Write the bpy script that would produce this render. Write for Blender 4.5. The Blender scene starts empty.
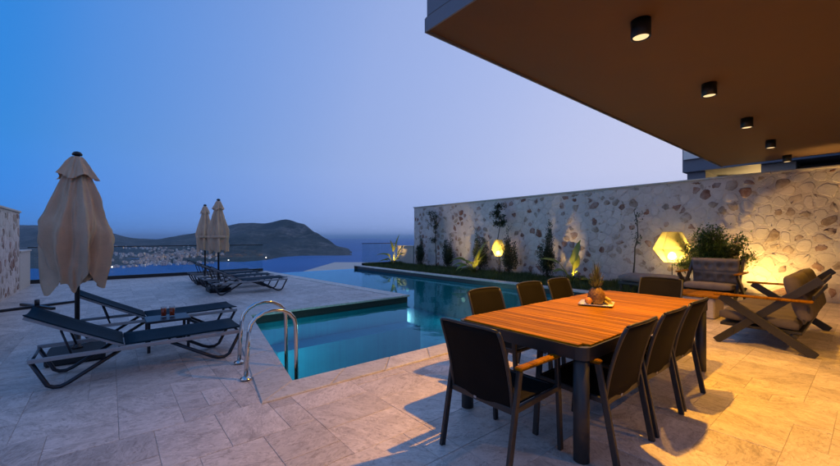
import bpy, math, random
from mathutils import Vector, Matrix, noise
R = math.radians
rnd = random.Random(7)
scene = bpy.context.scene
COL = scene.collection

# ------------------------------------------------------------------ camera, sky, exposure
CAM_H = 1.43
HEAD = R(50.5)                                   # heading of the camera, from +x
cam_d = bpy.data.cameras.new('camera'); cam = bpy.data.objects.new('camera', cam_d); COL.objects.link(cam)
cam.location = (0, 0, CAM_H); cam.rotation_euler = (R(90), 0, HEAD - R(90))
cam_d.sensor_width = 36; cam_d.lens = 36 * 376 / 840; cam_d.shift_y = 4.5 / 840
cam_d.clip_start = .05; cam_d.clip_end = 200000
scene.camera = cam

world = bpy.data.worlds.new('World'); scene.world = world; world.use_nodes = True
wn = world.node_tree.nodes; wl = world.node_tree.links
bg = wn['Background']
sky = wn.new('ShaderNodeTexSky'); sky.sky_type = 'NISHITA'; sky.sun_disc = False
SUN_EL, SUN_AZ = R(10), R(-20)                   # afterglow off to the side of the house (azimuth from +x)
sky.sun_elevation = SUN_EL; sky.sun_rotation = R(90) - SUN_AZ
sky.altitude = 100; sky.air_density = 1.0; sky.dust_density = .3; sky.ozone_density = 6.0
def wmix(mode, fac, a, b):
    m = wn.new('ShaderNodeMix'); m.data_type = 'RGBA'; m.blend_type = mode
    for sock, v in ((m.inputs[0], fac), (m.inputs[6], a), (m.inputs[7], b)):
        if hasattr(v, 'is_output'): wl.new(v, sock)
        else: sock.default_value = v
    return m.outputs[2]
def wramp(fac, stops):
    r = wn.new('ShaderNodeValToRGB'); r.color_ramp.interpolation = 'B_SPLINE' if len(stops) > 3 else 'LINEAR'; e = r.color_ramp.elements
    while len(e) < len(stops): e.new(.5)
    for k, (p, c) in enumerate(stops): e[k].position = p; e[k].color = (*c, 1)
    wl.new(fac, r.inputs[0]); return r.outputs[0]
wt = wn.new('ShaderNodeTexCoord'); wx = wn.new('ShaderNodeSeparateXYZ'); wl.new(wt.outputs['Generated'], wx.inputs[0])
wd = wn.new('ShaderNodeVectorMath'); wd.operation = 'DOT_PRODUCT'; wd.inputs[1].default_value = (math.cos(R(-15)), math.sin(R(-15)), -.20); wl.new(wt.outputs['Generated'], wd.inputs[0])
wa = wn.new('ShaderNodeMapRange'); wa.inputs[1].default_value = -1.1; wa.inputs[2].default_value = 1.0; wl.new(wd.outputs['Value'], wa.inputs[0])
base = wmix('MULTIPLY', 1.0, sky.outputs[0], (.14, .63, .85, 1))                 # deep dusk blue away from the afterglow
base = wmix('MULTIPLY', 1.0, base, wramp(wx.outputs[2], [(0, (.60, .42, 1.0)), (.20, (.98, .66, .67)), (.42, (.80, .98, 1))]))
g3 = lambda v: (v, v, v)
base = wmix('MIX', .7, base, (.03, .63, 1.95, 1))
GLOW = [(-1.05, .85), (-.82, .5), (-.62, .06), (-.46, 0), (-0.33, 0.12), (-0.17, 0.22), (0, 0.33), (0.19, 0.47), (0.52, 0.64), (0.81, 0.97), (1.0, 1.0)]
glow = wramp(wa.outputs[0], [((d + 1.1) / 2.1, g3(v)) for d, v in GLOW])          # sunset side, and the paler arch opposite it
skyc = wmix('MIX', glow, base, (1.74, 1.77, 2.34, 1))                             # pale lavender afterglow
skyc = wmix('MULTIPLY', 1.0, skyc, wramp(wx.outputs[2], [(0, (.80, .86, .95)), (.16, (1, 1, 1))]))
wl.new(skyc, bg.inputs[0]); bg.inputs[1].default_value = .15

sun_d = bpy.data.lights.new('sun', 'SUN'); sun = bpy.data.objects.new('sun', sun_d); COL.objects.link(sun)
sun_d.energy = .06; sun_d.angle = R(40); sun_d.color = (1, .8, .72)
sun.rotation_euler = (R(90) - R(6), 0, SUN_AZ + R(90))

vs = scene.view_settings
vs.view_transform = 'Standard'; vs.look = 'None'; vs.exposure = 1.3; vs.gamma = 1; vs.use_curve_mapping = False
cy = scene.cycles
cy.max_bounces = 8; cy.diffuse_bounces = 3; cy.glossy_bounces = 4; cy.transmission_bounces = 6; cy.transparent_max_bounces = 16
cy.caustics_reflective = False; cy.caustics_refractive = False; cy.sample_clamp_indirect = 4
cy.use_denoising = True

# ------------------------------------------------------------------ helpers
CH, SH = math.cos(HEAD), math.sin(HEAD)
def fw(X, Y, z=0.0):                              # metres right / ahead of the house corner -> world
    return Vector((CH * Y + SH * X, SH * Y - CH * X, z))

def at_px(px, u):                                  # where the sight line at this bearing crosses x = u
    k = (px - 420) / 376; Y = u / (CH + SH * k); return Y * (SH - CH * k)

class MB:
    def __init__(s): s.v = []; s.f = []; s.sm = []
    def add(s, vs, fs, smooth=False):
        o = len(s.v); s.v += [tuple(p) for p in vs]; s.f += [tuple(i + o for i in f) for f in fs]; s.sm += [smooth] * len(fs); return s
    def box(s, x0, x1, y0, y1, z0, z1, M=None, ch=0.0):
        if ch > 0:
            P = []
            for z, i in ((z0, ch), (z0 + ch, 0), (z1 - ch, 0), (z1, ch)):
                a, b, c, d = x0 + i, x1 - i, y0 + i, y1 - i
                P += [(a + ch * (i == 0), c, z), (b - ch * (i == 0), c, z), (b, c + ch * (i == 0), z), (b, d - ch * (i == 0), z),
                      (b - ch * (i == 0), d, z), (a + ch * (i == 0), d, z), (a, d - ch * (i == 0), z), (a, c + ch * (i == 0), z)]
            F = [tuple(range(7, -1, -1)), tuple(range(24, 32))]
            for k in range(3):
                for j in range(8): F.append((k * 8 + j, k * 8 + (j + 1) % 8, k * 8 + 8 + (j + 1) % 8, k * 8 + 8 + j))
        else:
            P = [(x0, y0, z0), (x1, y0, z0), (x1, y1, z0), (x0, y1, z0), (x0, y0, z1), (x1, y0, z1), (x1, y1, z1), (x0, y1, z1)]
            F = [(3, 2, 1, 0), (4, 5, 6, 7), (0, 1, 5, 4), (1, 2, 6, 5), (2, 3, 7, 6), (3, 0, 4, 7)]
        if M is not None: P = [M @ Vector(p) for p in P]
        return s.add(P, F)
    def bar(s, a, b, w, h, up=(0, 0, 1), ch=0.0):  # box section from a to b
        a, b = Vector(a), Vector(b); d = b - a; L = d.length; d.normalize()
        u = Vector(up); x = d.cross(u)
        if x.length < 1e-4: x = d.cross(Vector((1, 0, 0)))
        x.normalize(); z = x.cross(d)
        M = Matrix(((x.x, d.x, z.x, a.x), (x.y, d.y, z.y, a.y), (x.z, d.z, z.z, a.z), (0, 0, 0, 1)))
        return s.box(-w / 2, w / 2, 0, L, -h / 2, h / 2, M, ch)
    def tube(s, pts, r, n=8, caps=True, sx=1.0):
        pts = [Vector(p) for p in pts]; rr = r if isinstance(r, (list, tuple)) else [r] * len(pts)
        V = []; prev = None
        for i, p in enumerate(pts):
            d = (pts[min(i + 1, len(pts) - 1)] - pts[max(i - 1, 0)]).normalized()
            if prev is None:
                x = d.cross(Vector((0, 0, 1)))
                if x.length < .1: x = d.cross(Vector((0, 1, 0)))
            else: x = prev - d * prev.dot(d)
            x.normalize(); y = d.cross(x); prev = x
            for k in range(n):
                a = 2 * math.pi * k / n; V.append(p + (x * math.cos(a) * sx + y * math.sin(a)) * rr[i])
        F = []
        for i in range(len(pts) - 1):
            for k in range(n): F.append((i * n + k, i * n + (k + 1) % n, i * n + n + (k + 1) % n, i * n + n + k))
        s.add(V, F, True)
        if caps: o = len(s.v) - len(V); s.f += [tuple(o + k for k in range(n - 1, -1, -1)), tuple(o + len(V) - n + k for k in range(n))]; s.sm += [False, False]
        return s
    def lathe(s, prof, n=16, c=(0, 0, 0), smooth=True, fr=None):
        V = []; F = []
        for r, z in prof:
            for k in range(n):
                a = 2 * math.pi * k / n; q = r if fr is None else fr(r, z, a); V.append((c[0] + q * math.cos(a), c[1] + q * math.sin(a), c[2] + z))
        for i in range(len(prof) - 1):
            for k in range(n): F.append((i * n + k, i * n + (k + 1) % n, i * n + n + (k + 1) % n, i * n + n + k))
        o = len(s.v); s.add(V, F, smooth)
        if prof[0][0] > 1e-5: s.f.append(tuple(o + k for k in range(n - 1, -1, -1))); s.sm.append(False)
        if prof[-1][0] > 1e-5: s.f.append(tuple(o + (len(prof) - 1) * n + k for k in range(n))); s.sm.append(False)
        return s
    def prism(s, poly, z0, z1, M=None):           # poly counter-clockwise
        n = len(poly); P = [(p[0], p[1], z0) for p in poly] + [(p[0], p[1], z1) for p in poly]
        if M is not None: P = [M @ Vector(p) for p in P]
        return s.add(P, [tuple(range(n - 1, -1, -1)), tuple(range(n, 2 * n))] + [(i, (i + 1) % n, n + (i + 1) % n, n + i) for i in range(n)])
    def mesh(s, name, mat):
        me = bpy.data.meshes.new(name); me.from_pydata(s.v, [], s.f); me.polygons.foreach_set('use_smooth', s.sm); me.update()
        if mat: me.materials.append(mat)
        return me
    def build(s, name, mat, parent=None, loc=None, rot=None):
        return put(name, s.mesh(name, mat), parent, loc, rot)

def put(name, me, parent=None, loc=None, rot=None):
    o = bpy.data.objects.new(name, me); COL.objects.link(o)
    if parent: o.parent = parent
    if loc is not None: o.location = loc
    if rot is not None: o.rotation_euler = rot
    return o
def tag(o, label=None, cat=None, group=None, kind=None):
    if label: o['label'] = label
    if cat: o['category'] = cat
    if group: o['group'] = group
    if kind: o['kind'] = kind
    return o
def thing(name, label, cat, loc=(0, 0, 0), rz=0, group=None):
    o = bpy.data.objects.new(name, None); COL.objects.link(o); o.location = loc; o.rotation_euler = (0, 0, rz); o.empty_display_size = .1
    return tag(o, label, cat, group)
KIDS = {}
def copy_tree(o, parent=None):
    c = o.copy(); COL.objects.link(c); c.parent = parent
    for ch in list(o.children): copy_tree(ch, c)
    return c

# ------------------------------------------------------------------ materials
class NT:
    def __init__(s, name):
        s.m = bpy.data.materials.new(name); s.m.use_nodes = True; s.n = s.m.node_tree.nodes; s.l = s.m.node_tree.links
        s.b = s.n['Principled BSDF']; s.out = s.n['Material Output']
    def node(s, t, **k):
        o = s.n.new(t)
        for a, b in k.items(): setattr(o, a, b)
        return o
    def coord(s, kind='Object', scale=(1, 1, 1)):
        t = s.node('ShaderNodeTexCoord'); mp = s.node('ShaderNodeMapping'); mp.inputs['Scale'].default_value = scale
        s.l.new(t.outputs[kind], mp.inputs[0]); return mp.outputs[0]
    def pos(s, scale=(1, 1, 1)):
        t = s.node('ShaderNodeNewGeometry'); mp = s.node('ShaderNodeMapping'); mp.inputs['Scale'].default_value = scale
        s.l.new(t.outputs['Position'], mp.inputs[0]); return mp.outputs[0]
    def noise(s, vec, scale, detail=4, rough=.55, dist=0.0):
        t = s.node('ShaderNodeTexNoise'); t.inputs['Scale'].default_value = scale; t.inputs['Detail'].default_value = detail
        t.inputs['Roughness'].default_value = rough; t.inputs['Distortion'].default_value = dist; s.l.new(vec, t.inputs['Vector']); return t.outputs['Fac']
    def ramp(s, fac, stops):
        t = s.node('ShaderNodeValToRGB'); e = t.color_ramp.elements
        while len(e) < len(stops): e.new(.5)
        for i, (p, c) in enumerate(stops): e[i].position = p; e[i].color = (c[0], c[1], c[2], 1) if hasattr(c, '__len__') else (c, c, c, 1)
        s.l.new(fac, t.inputs[0]); return t.outputs[0]
    def mix(s, fac, a, b, mode='MIX'):
        t = s.node('ShaderNodeMix', data_type='RGBA', blend_type=mode)
        for sock, val in ((t.inputs[0], fac), (t.inputs[6], a), (t.inputs[7], b)):
            if hasattr(val, 'is_output'): s.l.new(val, sock)
            elif hasattr(val, '__len__'): sock.default_value = (val[0], val[1], val[2], 1)
            else: sock.default_value = val
        return t.outputs[2]
    def math(s, op, a, b=0.0):
        t = s.node('ShaderNodeMath', operation=op)
        for sock, val in ((t.inputs[0], a), (t.inputs[1], b)):
            if hasattr(val, 'is_output'): s.l.new(val, sock)
            else: sock.default_value = val
        return t.outputs[0]
    def bump(s, h, strength=.3, dist=.01):
        t = s.node('ShaderNodeBump'); t.inputs['Strength'].default_value = strength; t.inputs['Distance'].default_value = dist
        s.l.new(h, t.inputs['Height']); s.l.new(t.outputs[0], s.b.inputs['Normal']); return t.outputs[0]
    def set(s, **k):
        for a, v in k.items():
            i = s.b.inputs[a.replace('_', ' ')]
            if hasattr(v, 'is_output'): s.l.new(v, i)
            elif hasattr(v, '__len__') and len(v) == 3: i.default_value = (*v, 1)
            else: i.default_value = v
        return s

def plain(name, col, rough=.5, metal=0.0, var=.12, scale=30, bump=0.0, spec=None, coord='pos'):
    t = NT(name); v = t.pos() if coord == 'pos' else t.coord('Object')
    n = t.noise(v, scale, 5, .6)
    c = t.ramp(n, [(.25, [x * (1 - var) for x in col]), (.75, [min(1, x * (1 + var)) for x in col])])
    t.set(Base_Color=c, Metallic=metal); t.set(Roughness=t.ramp(n, [(.2, max(.02, rough - .08)), (.8, min(1, rough + .08))]))
    if bump: t.bump(n, bump, .005)
    if spec is not None: t.set(Specular_IOR_Level=spec)
    return t.m

def mat_travertine(name, base, dark, light, rough=.5):
    t = NT(name); p = t.pos()
    oi = t.node('ShaderNodeObjectInfo'); ge = t.node('ShaderNodeNewGeometry')
    rv = t.math('FRACT', t.math('ADD', oi.outputs['Random'], ge.outputs['Random Per Island']))
    off = t.node('ShaderNodeVectorMath', operation='ADD'); cx = t.node('ShaderNodeCombineXYZ')
    t.l.new(t.math('MULTIPLY', rv, 37.0), cx.inputs[2]); t.l.new(p, off.inputs[0]); t.l.new(cx.outputs[0], off.inputs[1]); q = off.outputs[0]
    mp = t.node('ShaderNodeVectorRotate', rotation_type='Z_AXIS'); t.l.new(q, mp.inputs['Vector']); t.l.new(t.math('MULTIPLY', t.math('FRACT', t.math('MULTIPLY', rv, 7.31)), 6.28), mp.inputs['Angle'])
    m2 = t.node('ShaderNodeMapping'); m2.inputs['Scale'].default_value = (1.0, 1.9, 1.0); t.l.new(mp.outputs[0], m2.inputs[0]); mp = m2
    n1 = t.noise(mp.outputs[0], 2.6, 7, .62, 1.2); n2 = t.noise(q, 22, 5, .65); n3 = t.noise(mp.outputs[0], 9, 6, .7, 2.0)
    c = t.ramp(n1, [(.3, dark), (.5, base), (.72, light)])
    c = t.mix(t.ramp(n3, [(.52, 0), (.64, .65)]), c, [x * .74 for x in dark])
    n5 = t.noise(mp.outputs[0], 4.5, 6, .6, 2.5); c = t.mix(t.ramp(n5, [(.47, 0), (.50, .55), (.53, 0)]), c, [min(1, x * 1.18) for x in light])
    c = t.mix(t.ramp(n2, [(.30, .5), (.42, 0)]), c, [x * .55 for x in dark])
    tone = t.ramp(rv, [(0, .82), (.5, .97), (1, 1.10)])
    c = t.mix(1.0, c, tone, 'MULTIPLY')
    t.set(Base_Color=c); t.set(Roughness=t.ramp(n3, [(.3, rough - .14), (.7, rough + .16)]))
    t.bump(t.math('ADD', t.math('MULTIPLY', n2, .6), n3), .25, .006)
    return t.m

M = {}
M['tile'] = mat_travertine('travertine', (.50, .432, .39), (.33, .28, .25), (.62, .55, .51))
M['coping'] = mat_travertine('travertine_coping', (.52, .47, .42), (.39, .345, .30), (.60, .56, .51), .45)
M['grout'] = plain('grout', (.36, .31, .28), .85, var=.25, scale=60)
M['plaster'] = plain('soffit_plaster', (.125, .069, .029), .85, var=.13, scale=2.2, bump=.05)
M['fascia'] = plain('fascia_grey', (.17, .19, .23), .7, var=.06, scale=8)
M['house'] = plain('house_render', (.55, .50, .43), .85, var=.06, scale=5, bump=.08)
M['mortar'] = None
M['black'] = plain('black_powder_coat', (.012, .012, .014), .42, var=.2, scale=200)
M['charcoal'] = plain('charcoal_powder_coat', (.017, .016, .016), .45, var=.15, scale=220)
M['navy'] = plain('navy_frame', (.008, .012, .022), .4, var=.2, scale=150)
M['railgrey'] = plain('pale_aluminium', (.30, .30, .31), .45, var=.12, scale=90)
M['steel'] = plain('stainless_steel', (.62, .60, .57), .16, metal=1.0, var=.06, scale=60)
M['cream_cap'] = plain('wall_cap_stone', (.50, .45, .39), .7, var=.14, scale=14, bump=.15)
M['concrete'] = plain('black_concrete', (.018, .018, .02), .75, var=.3, scale=40, bump=.2)
M['white_ceramic'] = plain('white_ceramic', (.78, .76, .72), .2, var=.03, scale=20)
M['soil'] = plain('garden_soil', (.035, .032, .018), .95, var=.5, scale=12, bump=.5)
M['frosted'] = None

def mat_mortar():
    t = NT('rubble_wall_mortar'); p = t.pos()
    n1 = t.noise(p, 1.6, 6, .6, .6); n2 = t.noise(p, 26, 6, .7); n3 = t.noise(p, 5.5, 5, .6, .8)
    c = t.ramp(n1, [(.3, (.50, .425, .39)), (.6, (.62, .545, .50)), (.8, (.68, .61, .57))])
    c = t.mix(t.ramp(n3, [(.56, 0), (.68, .75)]), c, (.25, .17, .12))
    c = t.mix(t.ramp(n2, [(.25, .6), (.4, 0)]), c, (.18, .15, .12))
    t.set(Base_Color=c, Roughness=.9); t.bump(t.math('ADD', n2, n3), .8, .03); return t.m
M['mortar'] = mat_mortar()
def mat_stone(name, a, b, c3, tv=(.80, 1.12)):
    t = NT(name); p = t.pos(); oi = t.node('ShaderNodeObjectInfo')
    n1 = t.noise(p, 6, 6, .68, .9); n2 = t.noise(p, 42, 4, .65); n4 = t.noise(p, 2.2, 4, .6)
    c = t.ramp(n1, [(.28, a), (.5, b), (.7, c3)])
    c = t.mix(t.ramp(n4, [(.42, 0), (.62, .55)]), c, (.56, .49, .45))
    ge = t.node('ShaderNodeNewGeometry'); rv = t.math('FRACT', t.math('ADD', oi.outputs['Random'], ge.outputs['Random Per Island']))
    c = t.mix(1.0, c, t.ramp(rv, [(0, tv[0]), (1, tv[1])]), 'MULTIPLY')
    t.set(Base_Color=c, Roughness=.88); t.bump(t.math('ADD', n1, t.math('MULTIPLY', n2, .5)), .7, .025); return t.m
M['stone_pale'] = mat_stone('stone_pale', (.52, .445, .405), (.61, .535, .49), (.66, .59, .55), (.93, 1.04))
M['stone_tan'] = mat_stone('stone_tan', (.17, .11, .08), (.33, .24, .18), (.46, .38, .32))
M['stone_red'] = mat_stone('stone_red', (.12, .050, .034), (.25, .11, .07), (.38, .23, .165))

def mat_teak():
    t = NT('teak'); oi = t.node('ShaderNodeObjectInfo'); p = t.coord('Object', (34, 2.2, 30))
    off = t.node('ShaderNodeVectorMath', operation='ADD'); cx = t.node('ShaderNodeCombineXYZ')
    t.l.new(t.math('MULTIPLY', oi.outputs['Random'], 61), cx.inputs[1]); t.l.new(p, off.inputs[0]); t.l.new(cx.outputs[0], off.inputs[1])
    n = t.noise(off.outputs[0], 1.0, 6, .62, .8); n2 = t.noise(off.outputs[0], .35, 3, .5, .3)
    c = t.ramp(n, [(.25, (.12, .042, .002)), (.5, (.28, .115, .004)), (.75, (.41, .185, .008))])
    c = t.mix(1.0, c, t.ramp(oi.outputs['Random'], [(0, .58), (.5, .88), (1, 1.14)]), 'MULTIPLY')
    c = t.mix(t.ramp(n2, [(.58, 0), (.70, .7)]), c, (.07, .022, .005))
    t.set(Base_Color=c, Roughness=t.ramp(n, [(.2, .42), (.8, .62)]), Specular_IOR_Level=.03); t.bump(n, .18, .003); return t.m
M['teak'] = mat_teak()

def mat_fabric(name, col, weave=600, rough=.95, var=.18, sheen=.0, spec=.06):
    t = NT(name); v = t.coord('Object')
    n = t.noise(v, 5, 4, .6); w = t.noise(v, weave, 2, .5)
    c = t.ramp(n, [(.3, [x * (1 - var) for x in col]), (.7, [x * (1 + var) for x in col])])
    c = t.mix(t.ramp(w, [(.35, .35), (.6, 0)]), c, [x * .5 for x in col])
    t.set(Base_Color=c, Roughness=rough); t.set(Sheen_Weight=sheen, Specular_IOR_Level=spec); t.bump(w, .2, .002); return t.m
M['sling'] = mat_fabric('charcoal_sling', (.009, .008, .0075), 500, .7)
M['navysling'] = mat_fabric('navy_sling', (.006, .022, .036), 500, .65)
M['cushion'] = mat_fabric('grey_cushion', (.20, .18, .17), 300)
M['dark_cushion'] = mat_fabric('taupe_cushion', (.125, .108, .10), 300)
M['canopy'] = mat_fabric('canopy_canvas', (.68, .455, .31), 350, .9, .10)

def mat_leaf(name, a, b, trans=.35):
    t = NT(name); ge = t.node('ShaderNodeNewGeometry'); n = t.noise(t.pos(), 5, 3, .5)
    rv = ge.outputs['Random Per Island']
    c = t.ramp(t.math('ADD', t.math('MULTIPLY', rv, .6), t.math('MULTIPLY', n, .4)), [(.2, a), (.8, b)])
    t.set(Base_Color=c, Roughness=.5)
    tr = t.node('ShaderNodeBsdfTranslucent'); t.l.new(c, tr.inputs[0])
    mx = t.node('ShaderNodeMixShader'); mx.inputs[0].default_value = trans
    t.l.new(t.b.outputs[0], mx.inputs[1]); t.l.new(tr.outputs[0], mx.inputs[2]); t.l.new(mx.outputs[0], t.out.inputs[0]); return t.m
M['leaf'] = mat_leaf('bush_leaf', (.055, .10, .022), (.14, .22, .05))
M['cypress'] = mat_leaf('cypress_leaf', (.014, .026, .013), (.042, .062, .026), .2)
M['vine'] = mat_leaf('vine_leaf', (.022, .035, .014), (.06, .085, .03), .25)
M['paddle'] = mat_leaf('paddle_leaf', (.17, .21, .03), (.32, .34, .06), .4)
M['blade'] = mat_leaf('grass_blade', (.035, .062, .014), (.10, .13, .03), .3)
M['bark'] = plain('bark', (.05, .038, .028), .9, var=.3, scale=40, bump=.4)

def emis(name, col, s):
    t = NT(name); e = t.node('ShaderNodeEmission'); e.inputs[0].default_value = (*col, 1); e.inputs[1].default_value = s
    t.l.new(e.outputs[0], t.out.inputs[0]); return t.m
M['lamp'] = emis('downlight_glow', (1, .66, .32), .55)
M['bulb'] = emis('bulb_glow', (1, .74, .30), 24)
POOLW = 10
M['poolfill'] = emis('pool_fill_lens', (.5, 1, .95), .10)  # glow for the lamps added under water
M['winlit'] = emis('lit_window', (1, .62, .28), 1.0)
M['shorelamp'] = emis('shore_lamp_glow', (1, .93, .8), 5)

def mat_glass(name, tint, gl=.0):
    t = NT(name); tr = t.node('ShaderNodeBsdfTransparent'); tr.inputs[0].default_value = (*tint, 1)
    g = t.node('ShaderNodeBsdfGlossy'); g.inputs['Roughness'].default_value = .02
    fr = t.node('ShaderNodeLayerWeight'); fr.inputs[0].default_value = .5
    fac = t.math('ADD', t.math('MULTIPLY', t.math('POWER', fr.outputs['Facing'], 4.0), .8), .045)
    mx = t.node('ShaderNodeMixShader'); t.l.new(fac, mx.inputs[0]); t.l.new(tr.outputs[0], mx.inputs[1]); t.l.new(g.outputs[0], mx.inputs[2])
    t.l.new(mx.outputs[0], t.out.inputs[0]); return t.m
M['glass'] = mat_glass('railing_glass', (.93, .97, .965))
M['tumbler'] = mat_glass('tumbler_glass', (.9, .92, .92))
M['darkglass'] = plain('dark_window_glass', (.012, .014, .018), .06, var=.05)

def mat_water():
    t = NT('pool_water'); p = t.pos()
    n = t.math('ADD', t.noise(p, 1.3, 3, .5, .4), t.math('MULTIPLY', t.noise(p, 5.0, 2, .5), .25))
    b = t.node('ShaderNodeBump'); b.inputs['Strength'].default_value = .10; b.inputs['Distance'].default_value = .05; t.l.new(n, b.inputs['Height'])
    tr = t.node('ShaderNodeBsdfRefraction'); tr.inputs['IOR'].default_value = 1.33; tr.inputs['Color'].default_value = (.38, .92, 1, 1); tr.inputs['Roughness'].default_value = .0
    tp = t.node('ShaderNodeBsdfTransparent'); tp.inputs[0].default_value = (.38, .92, 1, 1)
    g = t.node('ShaderNodeBsdfGlossy'); g.inputs['Roughness'].default_value = .03; g.inputs['Color'].default_value = (.38, .75, 1, 1)
    fr = t.node('ShaderNodeFresnel'); fr.inputs[0].default_value = 1.33; t.l.new(b.outputs[0], fr.inputs['Normal']); t.l.new(b.outputs[0], g.inputs['Normal'])
    mx = t.node('ShaderNodeMixShader'); t.l.new(fr.outputs[0], mx.inputs[0]); t.l.new(tp.outputs[0], mx.inputs[1]); t.l.new(g.outputs[0], mx.inputs[2])
    t.l.new(mx.outputs[0], t.out.inputs[0]); return t.m
M['water'] = mat_water()
def mat_basin():
    t = NT('pool_mosaic'); p = t.pos()
    br = t.node('ShaderNodeTexBrick'); br.offset = 0; zz = t.node('ShaderNodeVectorMath', operation='DOT_PRODUCT'); br.inputs['Scale'].default_value = 1; br.inputs['Brick Width'].default_value = .05; br.inputs['Row Height'].default_value = .05
    br.inputs['Mortar Size'].default_value = .003; br.inputs['Color1'].default_value = (.003, .17, .24, 1); br.inputs['Color2'].default_value = (.004, .20, .27, 1); br.inputs['Mortar'].default_value = (.008, .19, .25, 1)
    t.l.new(p, br.inputs[0]); n = t.noise(p, 1.2, 4, .6)
    c = t.mix(1.0, br.outputs[0], t.ramp(n, [(.3, .75), (.7, 1.15)]), 'MULTIPLY')
    t.set(Base_Color=c, Roughness=.4); return t.m
M['basin'] = mat_basin()
M['band'] = plain('dark_waterline_strip', (.030, .030, .030), .35, var=.3, scale=30)  # darker strip of basin wall, from just under water up to the coping
def mat_sea():
    t = NT('sea_water'); p = t.pos()
    n = t.noise(p, .02, 5, .6); n2 = t.noise(t.pos((.0012, .004, 1)), 1.0, 4, .6)
    t.set(Base_Color=t.ramp(n2, [(.35, (.006, .105, .30)), (.65, (.009, .13, .36))]), Roughness=.5, Specular_IOR_Level=.16); t.set(IOR=1.33)
    t.bump(n, .35, 6.0); return t.m
M['sea'] = mat_sea()
def mat_hill():
    t = NT('hill_scrub'); p = t.pos()
    n1 = t.noise(p, .004, 8, .68, .6); n2 = t.noise(p, .03, 6, .7); n3 = t.noise(p, .0016, 4, .55)
    c = t.ramp(n1, [(.36, (.016, .032, .030)), (.47, (.044, .062, .052)), (.55, (.13, .125, .105)), (.66, (.27, .235, .21))])
    c = t.mix(t.ramp(n2, [(.45, .75), (.62, 0)]), c, (.014, .026, .026))
    c = t.mix(t.ramp(n3, [(.45, .5), (.6, 0)]), c, (.024, .036, .036))
    t.set(Base_Color=c, Roughness=.95); t.bump(t.math('ADD', n1, t.math('MULTIPLY', n2, .3)), .8, 30.0); return t.m
M['hill'] = mat_hill()
M['scrub'] = plain('hillside_scrub', (.035, .042, .028), .95, var=.5, scale=.6, bump=.5)
M['housewhite'] = plain('town_white', (.78, .70, .67), .8, var=.15, scale=.05)
M['housegrey'] = plain('town_cream', (.66, .51, .46), .8, var=.15, scale=.05)
M['roofred'] = plain('town_roof', (.20, .10, .07), .85, var=.2, scale=.2)

# ------------------------------------------------------------------ far setting: sea, headland, hillside
SEA = -100.0
mb = MB(); S = 90000
mb.add([(-S, -S, SEA), (S, -S, SEA), (S, S, SEA), (-S, S, SEA)], [(0, 1, 2, 3)]); tag(mb.build('sea', M['sea']), kind='structure')

PX = [-600, -200, 0, 40, 100, 135, 156, 187, 215, 240, 253, 265, 286, 303, 316, 326, 339, 347, 352]
SHORE = [276, 275, 274, 274, 273, 268, 266.8, 265.4, 263.8, 262.4, 261.4, 260.2, 256.8, 255.8, 255.7, 255.7, 255.6, 255.5, 255.3]
RIDGE = [224, 225, 225.6, 225, 230.5, 238.4, 239.3, 234.4, 228, 223, 222.4, 223, 218.6, 223.3, 232.2, 238.4, 247.5, 252.5, 254.9]
RDIST = [5200, 5000, 4600, 4500, 4300, 3900, 3700, 3500, 3300, 3150, 3050, 3000, 2900, 2800, 2700, 2600, 2450, 2330, 2250]
def lerp(xs, ys, x):
    if x <= xs[0]: return ys[0]
    for i in range(len(xs) - 1):
        if x <= xs[i + 1]:
            k = (x - xs[i]) / (xs[i + 1] - xs[i]); k2 = k * k * (3 - 2 * k) * .5 + k * .5; return ys[i] + (ys[i + 1] - ys[i]) * k2
    return ys[-1]
def terrain(px, s):                               # s: 0 at the shore, 1 on the ridge, to 2 behind it
    t = (px - 420) / 376; D0 = 376 * (CAM_H - SEA) / (lerp(PX, SHORE, px) - 237.5); D1 = lerp(PX, RDIST, px)
    zr = CAM_H + (237.5 - lerp(PX, RIDGE, px)) / 376 * D1
    zr = max(zr, SEA + 1)
    if s <= 1: D = D0 + (D1 - D0) * s; f = .72 * s ** 1.25 + .28 * s ** 3; z = SEA + (zr - SEA) * f
    else: D = D1 + (s - 1) * 1800; z = SEA - 6 + (zr - SEA + 6) * max(0, 1 - (s - 1) ** 1.5)
    w = fw(t * D, D)
    a = min(1, max(0, s * 6)) * (1 if s < .9 else max(0, 1 - (s - .9) * 8)) * (zr - SEA) / 250
    z += a * (noise.fractal(Vector((w.x * .0022, w.y * .0022, 3)), 1.0, 2.1, 6) * 52 - 8)
    if .9 <= s <= 1.1: z += noise.noise(Vector((px * .11, s, 0))) * 3 + noise.noise(Vector((px * .4, s, 5))) * 1.5
    if s == 0: z = SEA - 2
    return Vector((w.x, w.y, z))
mb = MB(); NC, NR = 300, 56; V = []
for i in range(NC + 1):
    px = -600 + 952 * (i / NC) ** .55
    for j in range(NR + 1): V.append(terrain(px, 2.0 * (j / NR) ** 1.25))
F = [(i * (NR + 1) + j, (i + 1) * (NR + 1) + j, (i + 1) * (NR + 1) + j + 1, i * (NR + 1) + j + 1) for i in range(NC) for j in range(NR)]
mb.add(V, F, True); tag(mb.build('headland_terrain', M['hill']), kind='structure')

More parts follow.
